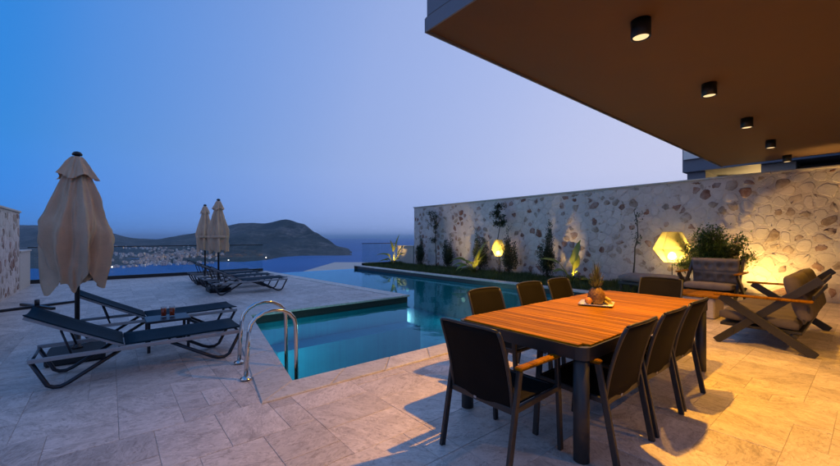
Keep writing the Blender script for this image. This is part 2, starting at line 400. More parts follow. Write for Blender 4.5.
mb = MB(); V = []; F = []                          # the slope the terrace stands on
NA, NB = 72, 24
for j in range(NB + 1):
    r = 19 + 700 * (j / NB) ** 1.6
    for i in range(NA):
        a = 2 * math.pi * i / NA; X, Y = r * math.sin(a), r * math.cos(a); w = fw(X, Y); front = math.cos(a)
        z = -3.2 - max(0, r - 19) * (.16 + .16 * front) + noise.noise(Vector((w.x * .03, w.y * .03, 1))) * min(3, r * .02)
        V.append((w.x + 4, w.y + 5, z))
for j in range(NB):
    for i in range(NA): F.append((j * NA + i, j * NA + (i + 1) % NA, j * NA + NA + (i + 1) % NA, j * NA + NA + i))
F.append(tuple(range(NA)))
mb.add(V, F, True); tag(mb.build('hillside', M['scrub']), kind='structure')

# the town across the bay: every house a thing of its own
def town_mesh(kind):
    b = MB(); w, d, h = [(11, 8, 6.3), (13, 9, 6.5), (9, 7, 6.1), (17, 9, 9.2)][kind]
    b.box(-w / 2, w / 2, -d / 2, d / 2, -6, h); b.box(-w / 2 - .3, w / 2 + .3, -d / 2 - .3, d / 2 + .3, h + .003, h + .5)
    b.box(-w * .35, w * .1, -d * .3, d * .3, h + .503, h + 2.6)
    me = b.mesh('town_house', M['housewhite'] if kind % 2 == 0 else M['housegrey'])
    me.materials.append(M['winlit']); me.materials.append(M['darkglass']); me.materials.append(M['roofred'])
    return me, w, d, h
def town_variant(kind, lit, red):
    b = MB(); me, w, d, h = town_mesh(kind)
    b.v = [tuple(v.co) for v in me.vertices]; b.f = [tuple(p.vertices) for p in me.polygons]; b.sm = [False] * len(b.f); mi = [0] * len(b.f)
    if red: mi[7] = 3
    rr = random.Random(kind * 10 + lit)
    for fl in range(int(h // 3)):
        for k in range(int(w // 3.5)):
            x = -w / 2 + 1.6 + k * 3.5
            for yy, sg in ((-d / 2 - .15, -1), (d / 2 + .15, 1)):
                o = len(b.f); z = .9 + fl * 3; b.box(x, x + 1.5, min(yy, yy - sg * .14), max(yy, yy - sg * .14), z, z + 1.5); mi += [1 if (lit and rr.random() < .12) else 2] * (len(b.f) - o)
    m2 = b.mesh('town_house', None)
    for m in me.materials: m2.materials.append(m)
    m2.polygons.foreach_set('material_index', mi); return m2
TOWN = [town_variant(k, l, r) for k in range(4) for l, r in ((0, 0), (1, 1), (0, 1))]
rt = random.Random(31); n_h = 0; spots_t = []
tries = 0
while n_h < 260 and tries < 20000:
    tries += 1; px = rt.triangular(70, 236, 165); s = rt.uniform(.02, .60) ** 1.25
    if px > 205 and s > .2: continue
    p = terrain(px, s)
    if noise.noise(Vector((p.x * .006, p.y * .006, 2))) + .9 * (.30 - abs(s - .16)) + .25 * (1 - abs(px - 165) / 50) < .16: continue
    if any((p.x - q.x) ** 2 + (p.y - q.y) ** 2 < 17 ** 2 for q in spots_t): continue
    spots_t.append(p)
    tag(put('town_house', rt.choice(TOWN), None, (p.x, p.y, p.z + .5), (0, 0, HEAD - R(90) + R(rt.uniform(-50, 50)))),
        'small pale flat-roofed house on the far slope across the bay', 'house', 'houses of the town across the bay'); n_h += 1
for px, y in ((228.5, 263.2), (266, 259.6), (112, 268.5)):
    p = terrain(px, .012); t = thing('shore_lamp', 'tiny bright lamp shining on the far shoreline', 'street lamp', (p.x, p.y, max(p.z, SEA)), 0, 'lamps on the far shore')
    MB().tube([(0, 0, 0), (0, 0, 9)], .2, 6).build('post', M['charcoal'], t); MB().lathe([(.01, -1.5), (1.2, -.8), (1.5, 0), (1.2, .8), (.01, 1.5)], 8, (0, 0, 10.4)).build('globe', M['shorelamp'], t)

# ------------------------------------------------------------------ terrace, pool, copings
WZ = -.15                                          # water level
POOL = [(1.37, 3.66), (9.6, 3.66), (9.6, 16.6), (5.1, 16.6), (5.68, 7.35), (1.97, 7.3)]
def offset(poly, d):                               # outwards for a counter-clockwise outline
    out = []; n = len(poly)
    for i in range(n):
        p0, p1, p2 = Vector(poly[i - 1]), Vector(poly[i]), Vector(poly[(i + 1) % n])
        a = (p1 - p0).normalized(); b = (p2 - p1).normalized(); na = Vector((a.y, -a.x)); nb = Vector((b.y, -b.x))
        m = (na + nb); m *= d / (1 + na.dot(nb)); out.append((p1.x + m.x, p1.y + m.y))
    return out
def inside(poly, x, y):
    c = False; n = len(poly)
    for i in range(n):
        x1, y1 = poly[i]; x2, y2 = poly[(i + 1) % n]
        if (y1 > y) != (y2 > y) and x < (x2 - x1) * (y - y1) / (y2 - y1) + x1: c = not c
    return c
CW = .31
OUT = offset(POOL, CW); MID = offset(POOL, .16); BAS = offset(POOL, .012)
BED = (9.92, 12.2, 3.9, 16.5)
X0, X1, Y0, Y1 = -1.95, 12.2, -3.0, 16.6

floor = thing('terrace_floor', None, None); del_keys = [floor.__setitem__('kind', 'structure')]
floor['label'] = 'pale travertine terrace paving around the pool'
# slab under the tiles, built of butted blocks round the pool
mb = MB(); zb, zt = -3.4, -.003
ring = offset(POOL, .10)
def slab(poly): mb.prism(poly, zb, zt)
slab([(X0, Y0), (X1, Y0), (X1, BED[2]), (ring[1][0], BED[2]), (ring[1][0], ring[1][1]), (ring[0][0], ring[0][1]), (X0, ring[0][1])])
slab([(X0, ring[0][1]), (ring[0][0], ring[0][1]), (ring[5][0], ring[5][1]), (ring[4][0], ring[4][1]), (ring[3][0], Y1 + .1), (X0, Y1 + .1)])
mb.build('screed', M['grout'], floor)
U = .2
nx, ny = int((X1 - X0) / U), int((Y1 - Y0) / U); free = [[False] * ny for _ in range(nx)]
for i in range(nx):
    for j in range(ny):
        x, y = X0 + (i + .5) * U, Y0 + (j + .5) * U
        free[i][j] = not inside(MID, x, y) and not (x > BED[0] - .03 and y > BED[2] - .03) and not (y > 15.9 and x > 4.9) and not (x > 9.5 and y > 3.7)
SIZES = [(3, 2), (2, 3), (3, 2), (2, 2), (2, 3), (2, 2), (2, 1), (1, 2), (3, 3)]
tiles = []; tr_ = random.Random(4)
for j in range(ny):
    for i in range(nx):
        if not free[i][j]: continue
        for (a, b) in tr_.sample(SIZES, len(SIZES)) + [(2, 1), (1, 2), (1, 1)]:
            if i + a <= nx and j + b <= ny and all(free[i + p][j + q] for p in range(a) for q in range(b)):
                for p in range(a):
                    for q in range(b): free[i + p][j + q] = False
                tiles.append((X0 + i * U, Y0 + j * U, a, b)); break
def tile_box(b, x, y, sx, sy, z):
    g = .0016; b.box(x + g, x + sx - g, y + g, y + sy - g, z - .03, z, None, .0015); return b
def score(t):
    x, y = t[0] + t[2] * U / 2, t[1] + t[3] * U / 2; Yc = CH * x + SH * y; Xc = SH * x - CH * y
    if Yc < .9: return 1e9
    px = 420 + 376 * Xc / Yc; py = 237.5 + 376 * CAM_H / Yc
    return Yc if -60 < px < 900 and py < 500 else 1e6
tiles.sort(key=score); tm = {}; rest = MB()
for k, (x, y, a, b) in enumerate(tiles):
    z = tr_.uniform(-.0012, .0008)
    if k < 300:
        if (a, b) not in tm: tm[(a, b)] = tile_box(MB(), 0, 0, a * U, b * U, 0).mesh('paving_tile', M['tile'])
        put('paving_tile', tm[(a, b)], floor, (x, y, z))
    else: tile_box(rest, x, y, a * U, b * U, z)
tag(rest.build('distant_paving', M['tile'], floor), kind='stuff')

pool = thing('swimming_pool', 'L-shaped infinity pool with teal water and pale stone coping', 'pool')
mb = MB(); FL = -1.45
mb.add([(p[0], p[1], FL) for p in BAS], [tuple(range(6))]); n = 6
for i in range(n):
    p, q = BAS[i], BAS[(i + 1) % n]; top = WZ - .03
    mb.add([(p[0], p[1], FL), (q[0], q[1], FL), (q[0], q[1], top), (p[0], p[1], top)], [(3, 2, 1, 0)])
# shallow ledge along the peninsula
mb.box(2.3, 5.6, 6.78, 7.32, FL + .002, -.62)
mb.build('basin', M['basin'], pool)
mb = MB()
for i in (0, 1, 3, 4, 5):
    p, q = BAS[i], BAS[(i + 1) % n]; mb.add([(p[0], p[1], WZ - .03), (q[0], q[1], WZ - .03), (q[0], q[1], -.028), (p[0], p[1], -.028)], [(3, 2, 1, 0)])
mb.build('waterline_band', M['band'], pool)
mb = MB(); mb.prism([(5.0, 16.6), (9.62, 16.6), (9.62, 16.9), (5.0, 16.9)], -3.3, WZ - .012); mb.build('overflow_lip', M['basin'], pool)
mb = MB(); wp = offset(POOL, .008); wp[2] = (wp[2][0], 16.905); wp[3] = (wp[3][0], 16.905)
mb.add([(p[0], p[1], WZ) for p in wp], [tuple(range(6))]); mb.build('water', M['water'], pool)
rc = random.Random(9)
INN = offset(POOL, -.025)
for e in (0, 1, 3, 4, 5):
    a, b, c, d = (Vector(INN[e]), Vector(INN[(e + 1) % 6]), Vector(OUT[(e + 1) % 6]), Vector(OUT[e]))
    if e == 1: b.y = 16.9; c.y = 16.9
    if e == 3: a.y = 16.6; d.y = 16.6
    L = (b - a).length; k = max(1, round(L / .6)); gap = .0022 / L
    for i in range(k):
        s0, s1 = i / k + (gap if i else 0), (i + 1) / k - (gap if i < k - 1 else 0)
        q = [a.lerp(b, s0), a.lerp(b, s1), d.lerp(c, s1), d.lerp(c, s0)]; dz = rc.uniform(-.001, .001)
        cen = sum(q, Vector((0, 0))) / 4; m = MB(); ch = .006
        lo = [(p.x - cen.x, p.y - cen.y) for p in q]; hi = [((p.x - cen.x) * (1 - ch / .15), (p.y - cen.y) * (1 - ch / .15)) for p in q]
        P = [(x, y, -.026) for x, y in lo] + [(x, y, .014 - ch) for x, y in lo] + [(x, y, .014) for x, y in hi]
        m.add(P, [(0, 1, 2, 3), (8, 11, 10, 9)] + [(r * 4 + (j + 1) % 4, r * 4 + j, r * 4 + 4 + j, r * 4 + 4 + (j + 1) % 4) for r in range(2) for j in range(4)])
        m.build('coping_tile', M['coping'], pool, (cen.x, cen.y, dz))

# lamps added under water in the pool walls to make the water glow
for (x, y, ax, ay) in ((1.50, 4.6, 1, 0), (1.72, 6.0, 1, 0), (9.56, 6.0, -1, 0), (9.56, 9.2, -1, 0), (9.56, 12.4, -1, 0), (5.52, 10.5, 1, 0)):
    t = thing('added_pool_light', 'round lamp added in the pool wall to make the water glow', 'added pool light', (x, y, -.75), math.atan2(ay, ax), 'added underwater pool lamps')
    MB().tube([(-.03, 0, 0), (.012, 0, 0)], .10, 18).build('bezel', M['steel'], t); MB().tube([(.013, 0, 0), (.02, 0, 0)], .08, 18).build('lens', M['poolfill'], t)
    d = bpy.data.lights.new('pool_fill_beam', 'AREA'); d.shape = 'DISK'; d.size = .3; d.energy = POOLW; d.color = (.75, 1, .97)
    o = bpy.data.objects.new('pool_fill_beam', d); COL.objects.link(o); o.parent = t; o.location = (.06, 0, 0); o.rotation_euler = (0, R(-90), 0)
# pool ladder
lad = thing('pool_ladder', 'curved stainless steel pool ladder at the corner of the pool', 'ladder', (0, 0, 0))
def ladder_pts(x, y, x2):
    P = [(x, y, .014), (x + .015, y, .30), (x + .03, y, .48)]
    for k in range(9):
        a = math.pi - math.pi * k / 8; cx = (x + .03 + x2) / 2; rr = (x2 - x - .03) / 2; P.append((cx + rr * math.cos(a), y, .48 + .19 * math.sin(a)))
    return P + [(x2 + .005, y, .2), (x2 + .01, y, -.2), (x2 + .01, y, -1.15)]
for (x, y, x2) in ((1.05, 4.02, 1.56), (1.13, 4.60, 1.66)):
    MB().tube(ladder_pts(x, y, x2), .021, 12).build('rail', M['steel'], lad)
    MB().lathe([(.055, .014), (.055, .022), (.03, .034), (.022, .04)], 16, (x, y, 0)).build('base_flange', M['steel'], lad)
for k in range(3):
    z = -.36 - k * .27; MB().box(1.545, 1.665, 4.03, 4.60, z, z + .025, None, .006).build('step', M['steel'], lad)

# ------------------------------------------------------------------ walls of rubble stone
def clip(poly, a, b):                              # keep the side nearer to a
    m = ((a[0] + b[0]) / 2, (a[1] + b[1]) / 2); d = (b[0] - a[0], b[1] - a[1]); out = []
    f = lambda p: (p[0] - m[0]) * d[0] + (p[1] - m[1]) * d[1]
    for i in range(len(poly)):
        p, q = poly[i - 1], poly[i]; fp, fq = f(p), f(q)
        if (fp <= 0) != (fq <= 0): k = fp / (fp - fq); out.append((p[0] + (q[0] - p[0]) * k, p[1] + (q[1] - p[1]) * k))
        if fq <= 0: out.append(q)
    return out
def rubble(parent, L, H, n, place, seed, pr):      # irregular stones on a face L x H; place((s, z, out)) -> world
    rs = random.Random(seed); pts = []
    cand = [(rs.uniform(0, L), rs.uniform(.02, H)) for _ in range(n * 14)]
    dmin = math.sqrt(L * H / n) * .74
    for c in cand:
        if len(pts) >= n: break
        if all((c[0] - p[0]) ** 2 + ((c[1] - p[1]) * 1.25) ** 2 > dmin * dmin * rs.uniform(.55, 1.5) for p in pts): pts.append(c)
    small = {k: MB() for k in ('stone_red', 'stone_tan', 'stone_pale')}; made = []
    for i, p in enumerate(pts):
        poly = [(0.03, .03), (L - .03, .03), (L - .03, H - .03), (0.03, H - .03)]
        for q in sorted(pts, key=lambda q: (q[0] - p[0]) ** 2 + (q[1] - p[1]) ** 2)[1:16]: poly = clip(poly, p, q)
        if len(poly) < 3: continue
        sh = rs.uniform(.74, .90); cx = sum(a for a, _ in poly) / len(poly); cz = sum(b for _, b in poly) / len(poly)
        poly = [(cx + (a - cx) * sh, cz + (b - cz) * sh) for a, b in poly]
        for _ in range(1): poly = [z for k in range(len(poly)) for z in ((poly[k - 1][0] * .75 + poly[k][0] * .25, poly[k - 1][1] * .75 + poly[k][1] * .25), (poly[k - 1][0] * .25 + poly[k][0] * .75, poly[k - 1][1] * .25 + poly[k][1] * .75))]
        poly = [z for k in range(len(poly)) for z in (poly[k - 1], ((poly[k - 1][0] + poly[k][0]) / 2, (poly[k - 1][1] + poly[k][1]) / 2))] if len(poly) < 12 else poly
        t = rs.random(); sc2 = rs.uniform(.55, 1.0) if t < pr + .24 else 1.0; jj = .016
        poly = [(cx + (a - cx) * sc2 + rs.uniform(-jj, jj), cz + (b - cz) * sc2 + rs.uniform(-jj, jj)) for a, b in poly]
        if len(poly) > 22: poly = poly[::2]
        m = len(poly); h = rs.uniform(.004, .012) if t < pr + .24 else rs.uniform(.0008, .0035); b = MB()
        P = [place(a, z, -.02) for a, z in poly] + [place(a, z, h * .55) for a, z in poly] + [place(cx + (a - cx) * .84, cz + (z - cz) * .84, h * rs.uniform(.85, 1.1)) for a, z in poly] + [place(cx, cz, h * 1.15)]
        o = Vector(place(cx, cz, 0)); P = [Vector(q) - o for q in P]
        F = [(r * m + k, r * m + (k + 1) % m, r * m + m + (k + 1) % m, r * m + m + k) for r in range(2) for k in range(m)] + [(2 * m + k, 2 * m + (k + 1) % m, 3 * m) for k in range(m)]
        mt = 'stone_red' if t < pr else ('stone_tan' if t < pr + .24 else 'stone_pale')
        ar = (max(a for a, _ in poly) - min(a for a, _ in poly)) * (max(z for _, z in poly) - min(z for _, z in poly)); Yc = CH * o.x + SH * o.y
        made.append((ar / max(1, Yc) ** 2, mt, P, F, o))
    made.sort(key=lambda q: -q[0])
    for k, (_, mt, P, F, o) in enumerate(made):
        if k < 300: b = MB(); b.add(P, F, True); b.build('stone', M[mt], parent, o)
        else: small[mt].add([q + o for q in P], F, True)
    for mt, b in small.items():
        if b.v: tag(b.build('small_stones', M[mt], parent), kind='stuff')
WX = 12.3; WH = 2.97
wall = thing('garden_wall', 'long tall cream rubble stone garden wall with brown stones behind the lounge', 'wall')
MB().box(WX, WX + .4, -3.0, 15.4, -.3, WH).build('masonry', M['mortar'], wall)
for k in range(16):
    y0 = -3.0 + k * 1.153; MB().box(WX - .035, WX + .44, y0 + .003, y0 + 1.15, WH + .002, WH + .05, None, .006).build('cap_stone', M['cream_cap'], wall)
rubble(wall, 16.0, WH, 720, lambda s, z, o: (WX - o, 15.4 - s, z), 5, .17)

LX = -1.86
wall2 = thing('terrace_side_wall', 'stone rubble side wall with flat cap behind the parasol beside the deck', 'wall')
MB().box(LX - .4, LX, 6.0, 14.5, -.3, 2.08).build('masonry', M['mortar'], wall2)
for k in range(7):
    y0 = 6.0 + k * 1.2165; MB().box(LX - .44, LX + .035, y0 + .003, y0 + 1.2135, 2.082, 2.13, None, .006).build('cap_stone', M['cream_cap'], wall2)
rubble(wall2, 4.5, 2.08, 150, lambda s, z, o: (LX + o, 14.5 - s if False else 10.0 + s, z), 8, .22)
low = thing('low_wall', 'short plain cream wall stub between the side wall and the glass railing', 'wall', (LX - .2, 15.4, 0))
MB().box(-.2, .2, -.85, .85, -.3, 1.02).build('masonry', M['cream_cap'], low); MB().box(-.23, .23, -.88, .88, 1.022, 1.07, None, .006).build('cap_stone', M['cream_cap'], low)
low2 = thing('low_wall', 'low cream wall stub at the end of the tall rubble wall', 'wall', (12.45, 16.15, 0))
MB().box(-.2, .2, -.72, .72, -.3, .95).build('masonry', M['cream_cap'], low2); MB().box(-.23, .23, -.74, .75, .952, 1.0, None, .006).build('cap_stone', M['cream_cap'], low2)

# ------------------------------------------------------------------ glass railings
def railing(x0, x1, y, n, label):
    t = thing('glass_railing', label, 'railing', (x0, y, 0)); w = (x1 - x0) / n
    MB().box(0, x1 - x0, -.045, .045, -.005, .12, None, .004).build('base_channel', M['black'], t)
    for k in range(n): MB().box(k * w + .012, (k + 1) * w - .012, -.006, .006, .122, 1.10).build('glass_pane', M['glass'], t)
    MB().box(0, x1 - x0, -.018, .018, 1.102, 1.135, None, .004).build('top_rail', M['charcoal'], t)
    return t
railing(LX - .1, 5.02, 16.62, 6, 'long clear glass railing along the sea edge behind the sun loungers')
railing(9.98, 12.2, 16.78, 2, 'short clear glass railing at the sea end of the planted bed')

# ------------------------------------------------------------------ planted bed
bed = MB(); bed.box(9.62, 12.3, 3.9, 16.95, -3.2, -.012); bo = bed.build('garden_bed', M['soil']); tag(bo, kind='structure')
g = MB(); rg = random.Random(3); GS = [(yy - .33, at_px(px, yy) - .42) for px, yy in ((474.5, 11.35), (572, 11.3), (394, 11.35))]
for _ in range(26000):
    x = rg.uniform(9.95, 12.28); y = rg.uniform(3.95, 16.6)
    if any(abs(x - a) < .18 and abs(y - b) < .18 for a, b in GS): continue
    h = rg.uniform(.05, .16) * (1.5 if noise.noise(Vector((x * 1.5, y * 1.5, 0))) > .15 else .8); a = rg.uniform(0, 6.28); w = rg.uniform(.006, .014)
    dx, dy = math.cos(a), math.sin(a); lx, ly = rg.uniform(-.06, .06), rg.uniform(-.06, .06)
    g.add([(x - dx * w, y - dy * w, -.015), (x + dx * w, y + dy * w, -.015), (x + lx, y + ly, h)], [(0, 1, 2)])
tag(g.build('grass', M['blade']), 'dark low grass and groundcover filling the bed along the wall', 'grass', kind='stuff')

def leaf_quad(b, p, d, w, up):
    d = Vector(d).normalized(); s = d.cross(up)
    if s.length < .05: s = d.cross(Vector((1, 0, 0)))
    s.normalize(); L = w * 2.4; nrm = s.cross(d)
    b.add([p, p + d * L * .45 + s * w * .5 - nrm * w * .1, p + d * L, p + d * L * .45 - s * w * .5 - nrm * w * .1], [(0, 1, 2), (0, 2, 3)])
def cypress(x, y, h, r, seed, label):
    rs = random.Random(seed); t = thing('column_cypress', label, 'cypress', (x, y, -.012), 0, 'slim cypresses along the garden wall')
    MB().tube([(0, 0, 0), (0, 0, h * .7)], [.022, .008], 6).build('trunk', M['bark'], t); b = MB(); r *= 1.3
    br = []
    for k in range(16):
        a = rs.uniform(0, 6.28); q = r * rs.uniform(.1, 1.0); top = h * (1.0 if k == 0 else rs.uniform(.45, .96) * (1 - .25 * q / r)); z0 = rs.uniform(.04, .45) * top
        br.append((Vector((q * .35 * math.cos(a), q * .35 * math.sin(a), z0)), Vector((q * math.cos(a), q * math.sin(a), z0 + (top - z0) * .55)), Vector((q * .75 * math.cos(a + .3), q * .75 * math.sin(a + .3), top))))
    for _ in range(int(2600 * h)):
        p0, p1, p2 = rs.choice(br); k = rs.random(); c = p0.lerp(p1, k).lerp(p1.lerp(p2, k), k); sp = .055 * (1 - .7 * k) + .012
        p = c + Vector((rs.gauss(0, sp), rs.gauss(0, sp), rs.gauss(0, .03))); d = Vector((p.x - c.x, p.y - c.y, .06 + .06 * rs.random()))
        leaf_quad(b, p, d, rs.uniform(.013, .030), Vector((rs.uniform(-1, 1), rs.uniform(-1, 1), .2)))
    b.build('crown', M['cypress'], t)
cypress(11.75, at_px(421, 11.75), 1.55, .22, 1, 'small dark cypress closest to the low cream wall stub')
cypress(11.75, at_px(447, 11.75), 1.60, .22, 2, 'slim dark cypress just past the vine on the wall')
cypress(11.95, at_px(480, 11.95), 1.85, .30, 3, 'dark cypress right behind a lit paddle-leaf plant')
cypress(11.6, at_px(509, 11.6), 1.85, .28, 4, 'dark cypress standing beside the small glowing lantern')
cypress(11.6, at_px(547, 11.6), 2.0, .27, 5, 'tallest dark cypress, alone against the pale wall')

def vine(x, y, h, fol, seed, label, n, spread):
    rs = random.Random(seed); t = thing('slender_tree', label, 'tree', (x, y, -.012), 0, 'slender young trees by the wall')
    P = [Vector((rs.uniform(-.03, .03) * k, rs.uniform(-.03, .03) * k, h * k / 6)) for k in range(7)]
    b = MB(); b.tube(P, [.026 - .003 * k for k in range(7)], 6); tips = []
    for _ in range(14):
        z = rs.uniform(fol, 1.0) * h; i = min(5, int(z / h * 6)); o = P[i].lerp(P[i + 1], z / h * 6 - i); a = rs.uniform(0, 6.28); L = spread * rs.uniform(.4, 1)
        e = o + Vector((math.cos(a) * L * .45, math.sin(a) * L, L * rs.uniform(.1, .7))); b.tube([o, (o + e) / 2 + Vector((0, 0, .03)), e], [.009, .006, .003], 5); tips.append((o, e))
    b.build('trunk', M['bark'], t); c = MB()
    for _ in range(n):
        o, e = rs.choice(tips); p = o.lerp(e, rs.uniform(.25, 1.1)) + Vector((rs.gauss(0, .05), rs.gauss(0, .05), rs.gauss(0, .05)))
        leaf_quad(c, p, (rs.uniform(-1, 1), rs.uniform(-1, 1), rs.uniform(-.6, .6)), rs.uniform(.022, .046), Vector((0, 0, 1)))
    c.build('crown', M['vine'], t)
vine(12.0, at_px(436, 12.0), 2.6, .45, 11, 'thin dark leafy tree against the far end of the wall', 1300, .46)
vine(11.7, at_px(499.5, 11.7), 2.75, .66, 12, 'thin tree with bushy top above the small glowing lantern', 1900, .46)
vine(12.0, at_px(634, 12.0), 2.25, .5, 13, 'bare thin trunk against the wall between two lanterns', 160, .18)

def paddle_leaf(L, W, droop, seed):
    rs = random.Random(seed); V = []; F = []; n = 12
    for i in range(n + 1):
        k = i / n; w = W * math.sin(math.pi * min(1, k ** .8)) ** .8 * (1 - .25 * k) if 0 < i < n else .004
        x = L * (k - .18 * droop * k * k); z = L * (-.45 * droop * k * k)
        e = rs.uniform(-.05, .05) * W
        V += [(x, -w / 2 + e, z + w * .22), (x, 0, z), (x, w / 2 + e, z + w * .22)]
    for i in range(n):
        for j in range(2): F.append((i * 3 + j, i * 3 + j + 1, i * 3 + j + 4, i * 3 + j + 3))
    b = MB(); b.add(V, F, True); return b
def paddle_plant(x, y, leaves, label, k=1.0):
    t = thing('paddle_leaf_plant', label, 'plant', (x, y, -.012), 0, 'lit paddle-leaf plants in the bed')
    for i, (az, el, stalk, L, W, dr) in enumerate(leaves + [(a + 33, e * .8, s_ * .7, l * .8, w * .9, d + .2) for a, e, s_, l, w, d in leaves[:4]]):
        az, el = R(az), R(el); d = Vector((math.cos(az) * math.cos(el), math.sin(az) * math.cos(el), math.sin(el))) * stalk * k
        MB().tube([(0, 0, 0), d * .5 + Vector((0, 0, .04)), d], [.02 * k, .014 * k, .009 * k], 7).build('stalk', M['paddle'], t)
        lf = paddle_leaf(L * k, W * k * 1.25, dr, i).build('leaf', M['paddle'], t, d); el2 = el * (.9 if dr < .5 else .45)
        lf.rotation_euler = (R(20 * (-1) ** i), -el2, az)
rightv = -math.degrees(math.pi / 2 - HEAD)         # world azimuth of the picture's right
paddle_plant(11.35, at_px(474.5, 11.35), [(rightv, 78, .35, .75, .17, .15), (rightv + 30, 84, .30, .55, .13, .2), (rightv + 180, 55, .5, .62, .17, 1.2), (rightv + 165, 38, .42, .50, .14, 1.1), (rightv + 90, 60, .3, .4, .12, .6), (rightv - 120, 62, .35, .45, .13, .8), (rightv + 200, 72, .3, .5, .12, .5)],
             'lit paddle-leaf plant in front of a dark cypress beside the pool', 1.25)
paddle_plant(11.3, at_px(572, 11.3), [(rightv + 10, 84, .55, .70, .19, .15), (rightv + 180, 58, .62, .62, .17, .5), (rightv, 20, .25, .36, .15, .7), (rightv + 30, 35, .2, .34, .14, .8), (rightv - 100, 60, .3, .4, .12, .8), (rightv + 60, 78, .5, .5, .13, .3)],
             'lit paddle-leaf plant with upright yellow leaf behind the dining table', 1.15)
paddle_plant(11.35, at_px(394, 11.35), [(rightv, 86, .6, .75, .17, .1), (rightv + 180, 60, .45, .6, .14, 1.0), (rightv + 120, 80, .55, .6, .15, .3), (rightv + 20, 70, .4, .4, .13, .5), (rightv + 190, 40, .3, .5, .12, 1.0)],
             'lit paddle-leaf plant beside the short glass railing', 1.25)

def spot(name, loc, aim, power, col, angle, blend, parent=None, r=.03):
    d = bpy.data.lights.new(name, 'SPOT'); d.energy = power; d.color = col; d.spot_size = R(angle); d.spot_blend = blend; d.shadow_soft_size = r
    o = bpy.data.objects.new(name, d); COL.objects.link(o); o.location = loc
    o.rotation_euler = (Vector(aim) - Vector(loc)).to_track_quat('-Z', 'Y').to_euler()
    if parent: o.parent = parent
    return o
WARM = (1.0, .455, .035); YEL = (1.0, .62, .14)
def garden_spot(x, y, aim, power, label, angle=70, col=YEL):
    t = thing('garden_spike_light', label, 'garden light', (x, y, -.012), 0, 'spike lights in the bed')
    d = (Vector(aim) - Vector((x, y, .20))).normalized()
    MB().tube([(0, 0, 0), (0, 0, .20)], .008, 6).build('spike', M['black'], t)
    MB().tube([Vector((0, 0, .22)) - d * .05, Vector((0, 0, .22)) + d * .05], .032, 12, False).build('housing', M['black'], t)
    MB().tube([Vector((0, 0, .22)) + d * .036, Vector((0, 0, .22)) + d * .04], .028, 12).build('lens', M['lamp'], t)
    spot('garden_beam', Vector((0, 0, .22)) + d * .06, Vector((0, 0, .22)) + d, power, col, angle, .9, t, .02)
for px, yy, pw in ((474.5, 11.35, 70), (572, 11.3, 55), (394, 11.35, 80)):
    y = at_px(px, yy); garden_spot(yy - .33, y - .42, (yy, y, .50), pw * 1.0, 'small black spike light aimed at a paddle-leaf plant', 64)

# lanterns
def mat_lantern():
    t = NT('lantern_weave'); v = t.coord('Object'); w = t.noise(v, 120, 2, .6)
    tl = t.node('ShaderNodeBsdfTranslucent'); tl.inputs[0].default_value = (.85, .68, .25, 1)
    tp = t.node('ShaderNodeBsdfTransparent'); tp.inputs[0].default_value = (.95, .85, .55, 1)
    mx = t.node('ShaderNodeMixShader'); t.l.new(t.ramp(w, [(.44, .10), (.62, .5)]), mx.inputs[0]); t.l.new(tl.outputs[0], mx.inputs[1]); t.l.new(tp.outputs[0], mx.inputs[2])
    t.l.new(mx.outputs[0], t.out.inputs[0]); return t.m
M['lantern'] = mat_lantern()
def lantern(x, y, zc, r, h, power, label):
    t = thing('hexagonal_lantern', label, 'lantern', (x, y, -.012)); rings = [(.50 * r, h * .5), (r, h * -.06), (.42 * r, -h * .5)]; pts = []
    for rr, z in rings: pts.append([Vector((rr * math.cos(R(60 * k) + HEAD), rr * math.sin(R(60 * k) + HEAD), zc + z)) for k in range(6)])
    MB().tube([(0, 0, 0), (0, 0, zc - h * .5)], .011, 8).build('stake', M['charcoal'], t)
    for k in range(6):
        for j in range(2):
            b = MB(); q = [pts[j][k], pts[j][(k + 1) % 6], pts[j + 1][(k + 1) % 6], pts[j + 1][k]]; b.add(q, [(0, 1, 2, 3)]); b.build('woven_panel', M['lantern'], t)
            MB().bar(pts[j][k], pts[j + 1][k], .010 * r * 2, .010 * r * 2).build('strut', M['gold'], t)
        for j in range(3): MB().bar(pts[j][k], pts[j][(k + 1) % 6], .010 * r * 2, .010 * r * 2).build('strut', M['gold'], t)
    MB().lathe([(.01, -.20 * r), (.16 * r, -.13 * r), (.21 * r, 0), (.17 * r, .14 * r), (.01, .26 * r)], 14, (0, 0, zc - h * .30)).build('bulb', M['bulb'], t)
    MB().bar((-.42 * r, 0, zc - h * .5), (.42 * r, 0, zc - h * .5), .02, .012).build('lamp_holder', M['charcoal'], t)
    d = bpy.data.lights.new('lantern_light', 'POINT'); d.energy = power; d.color = (1, .68, .19); d.shadow_soft_size = .16 * r
    o = bpy.data.objects.new('lantern_light', d); COL.objects.link(o); o.parent = t; o.location = (0, 0, zc - h * .24)
M['gold'] = plain('brass_wire', (.55, .38, .12), .4, metal=.3, var=.1)
lantern(11.45, at_px(498.3, 11.45), 1.04, .27, .62, 30, 'small glowing hexagonal lantern between two dark cypresses')
lantern(11.75, at_px(672, 11.75), 1.18, .45, .82, 85, 'large glowing hexagonal lantern beside the leafy bush')

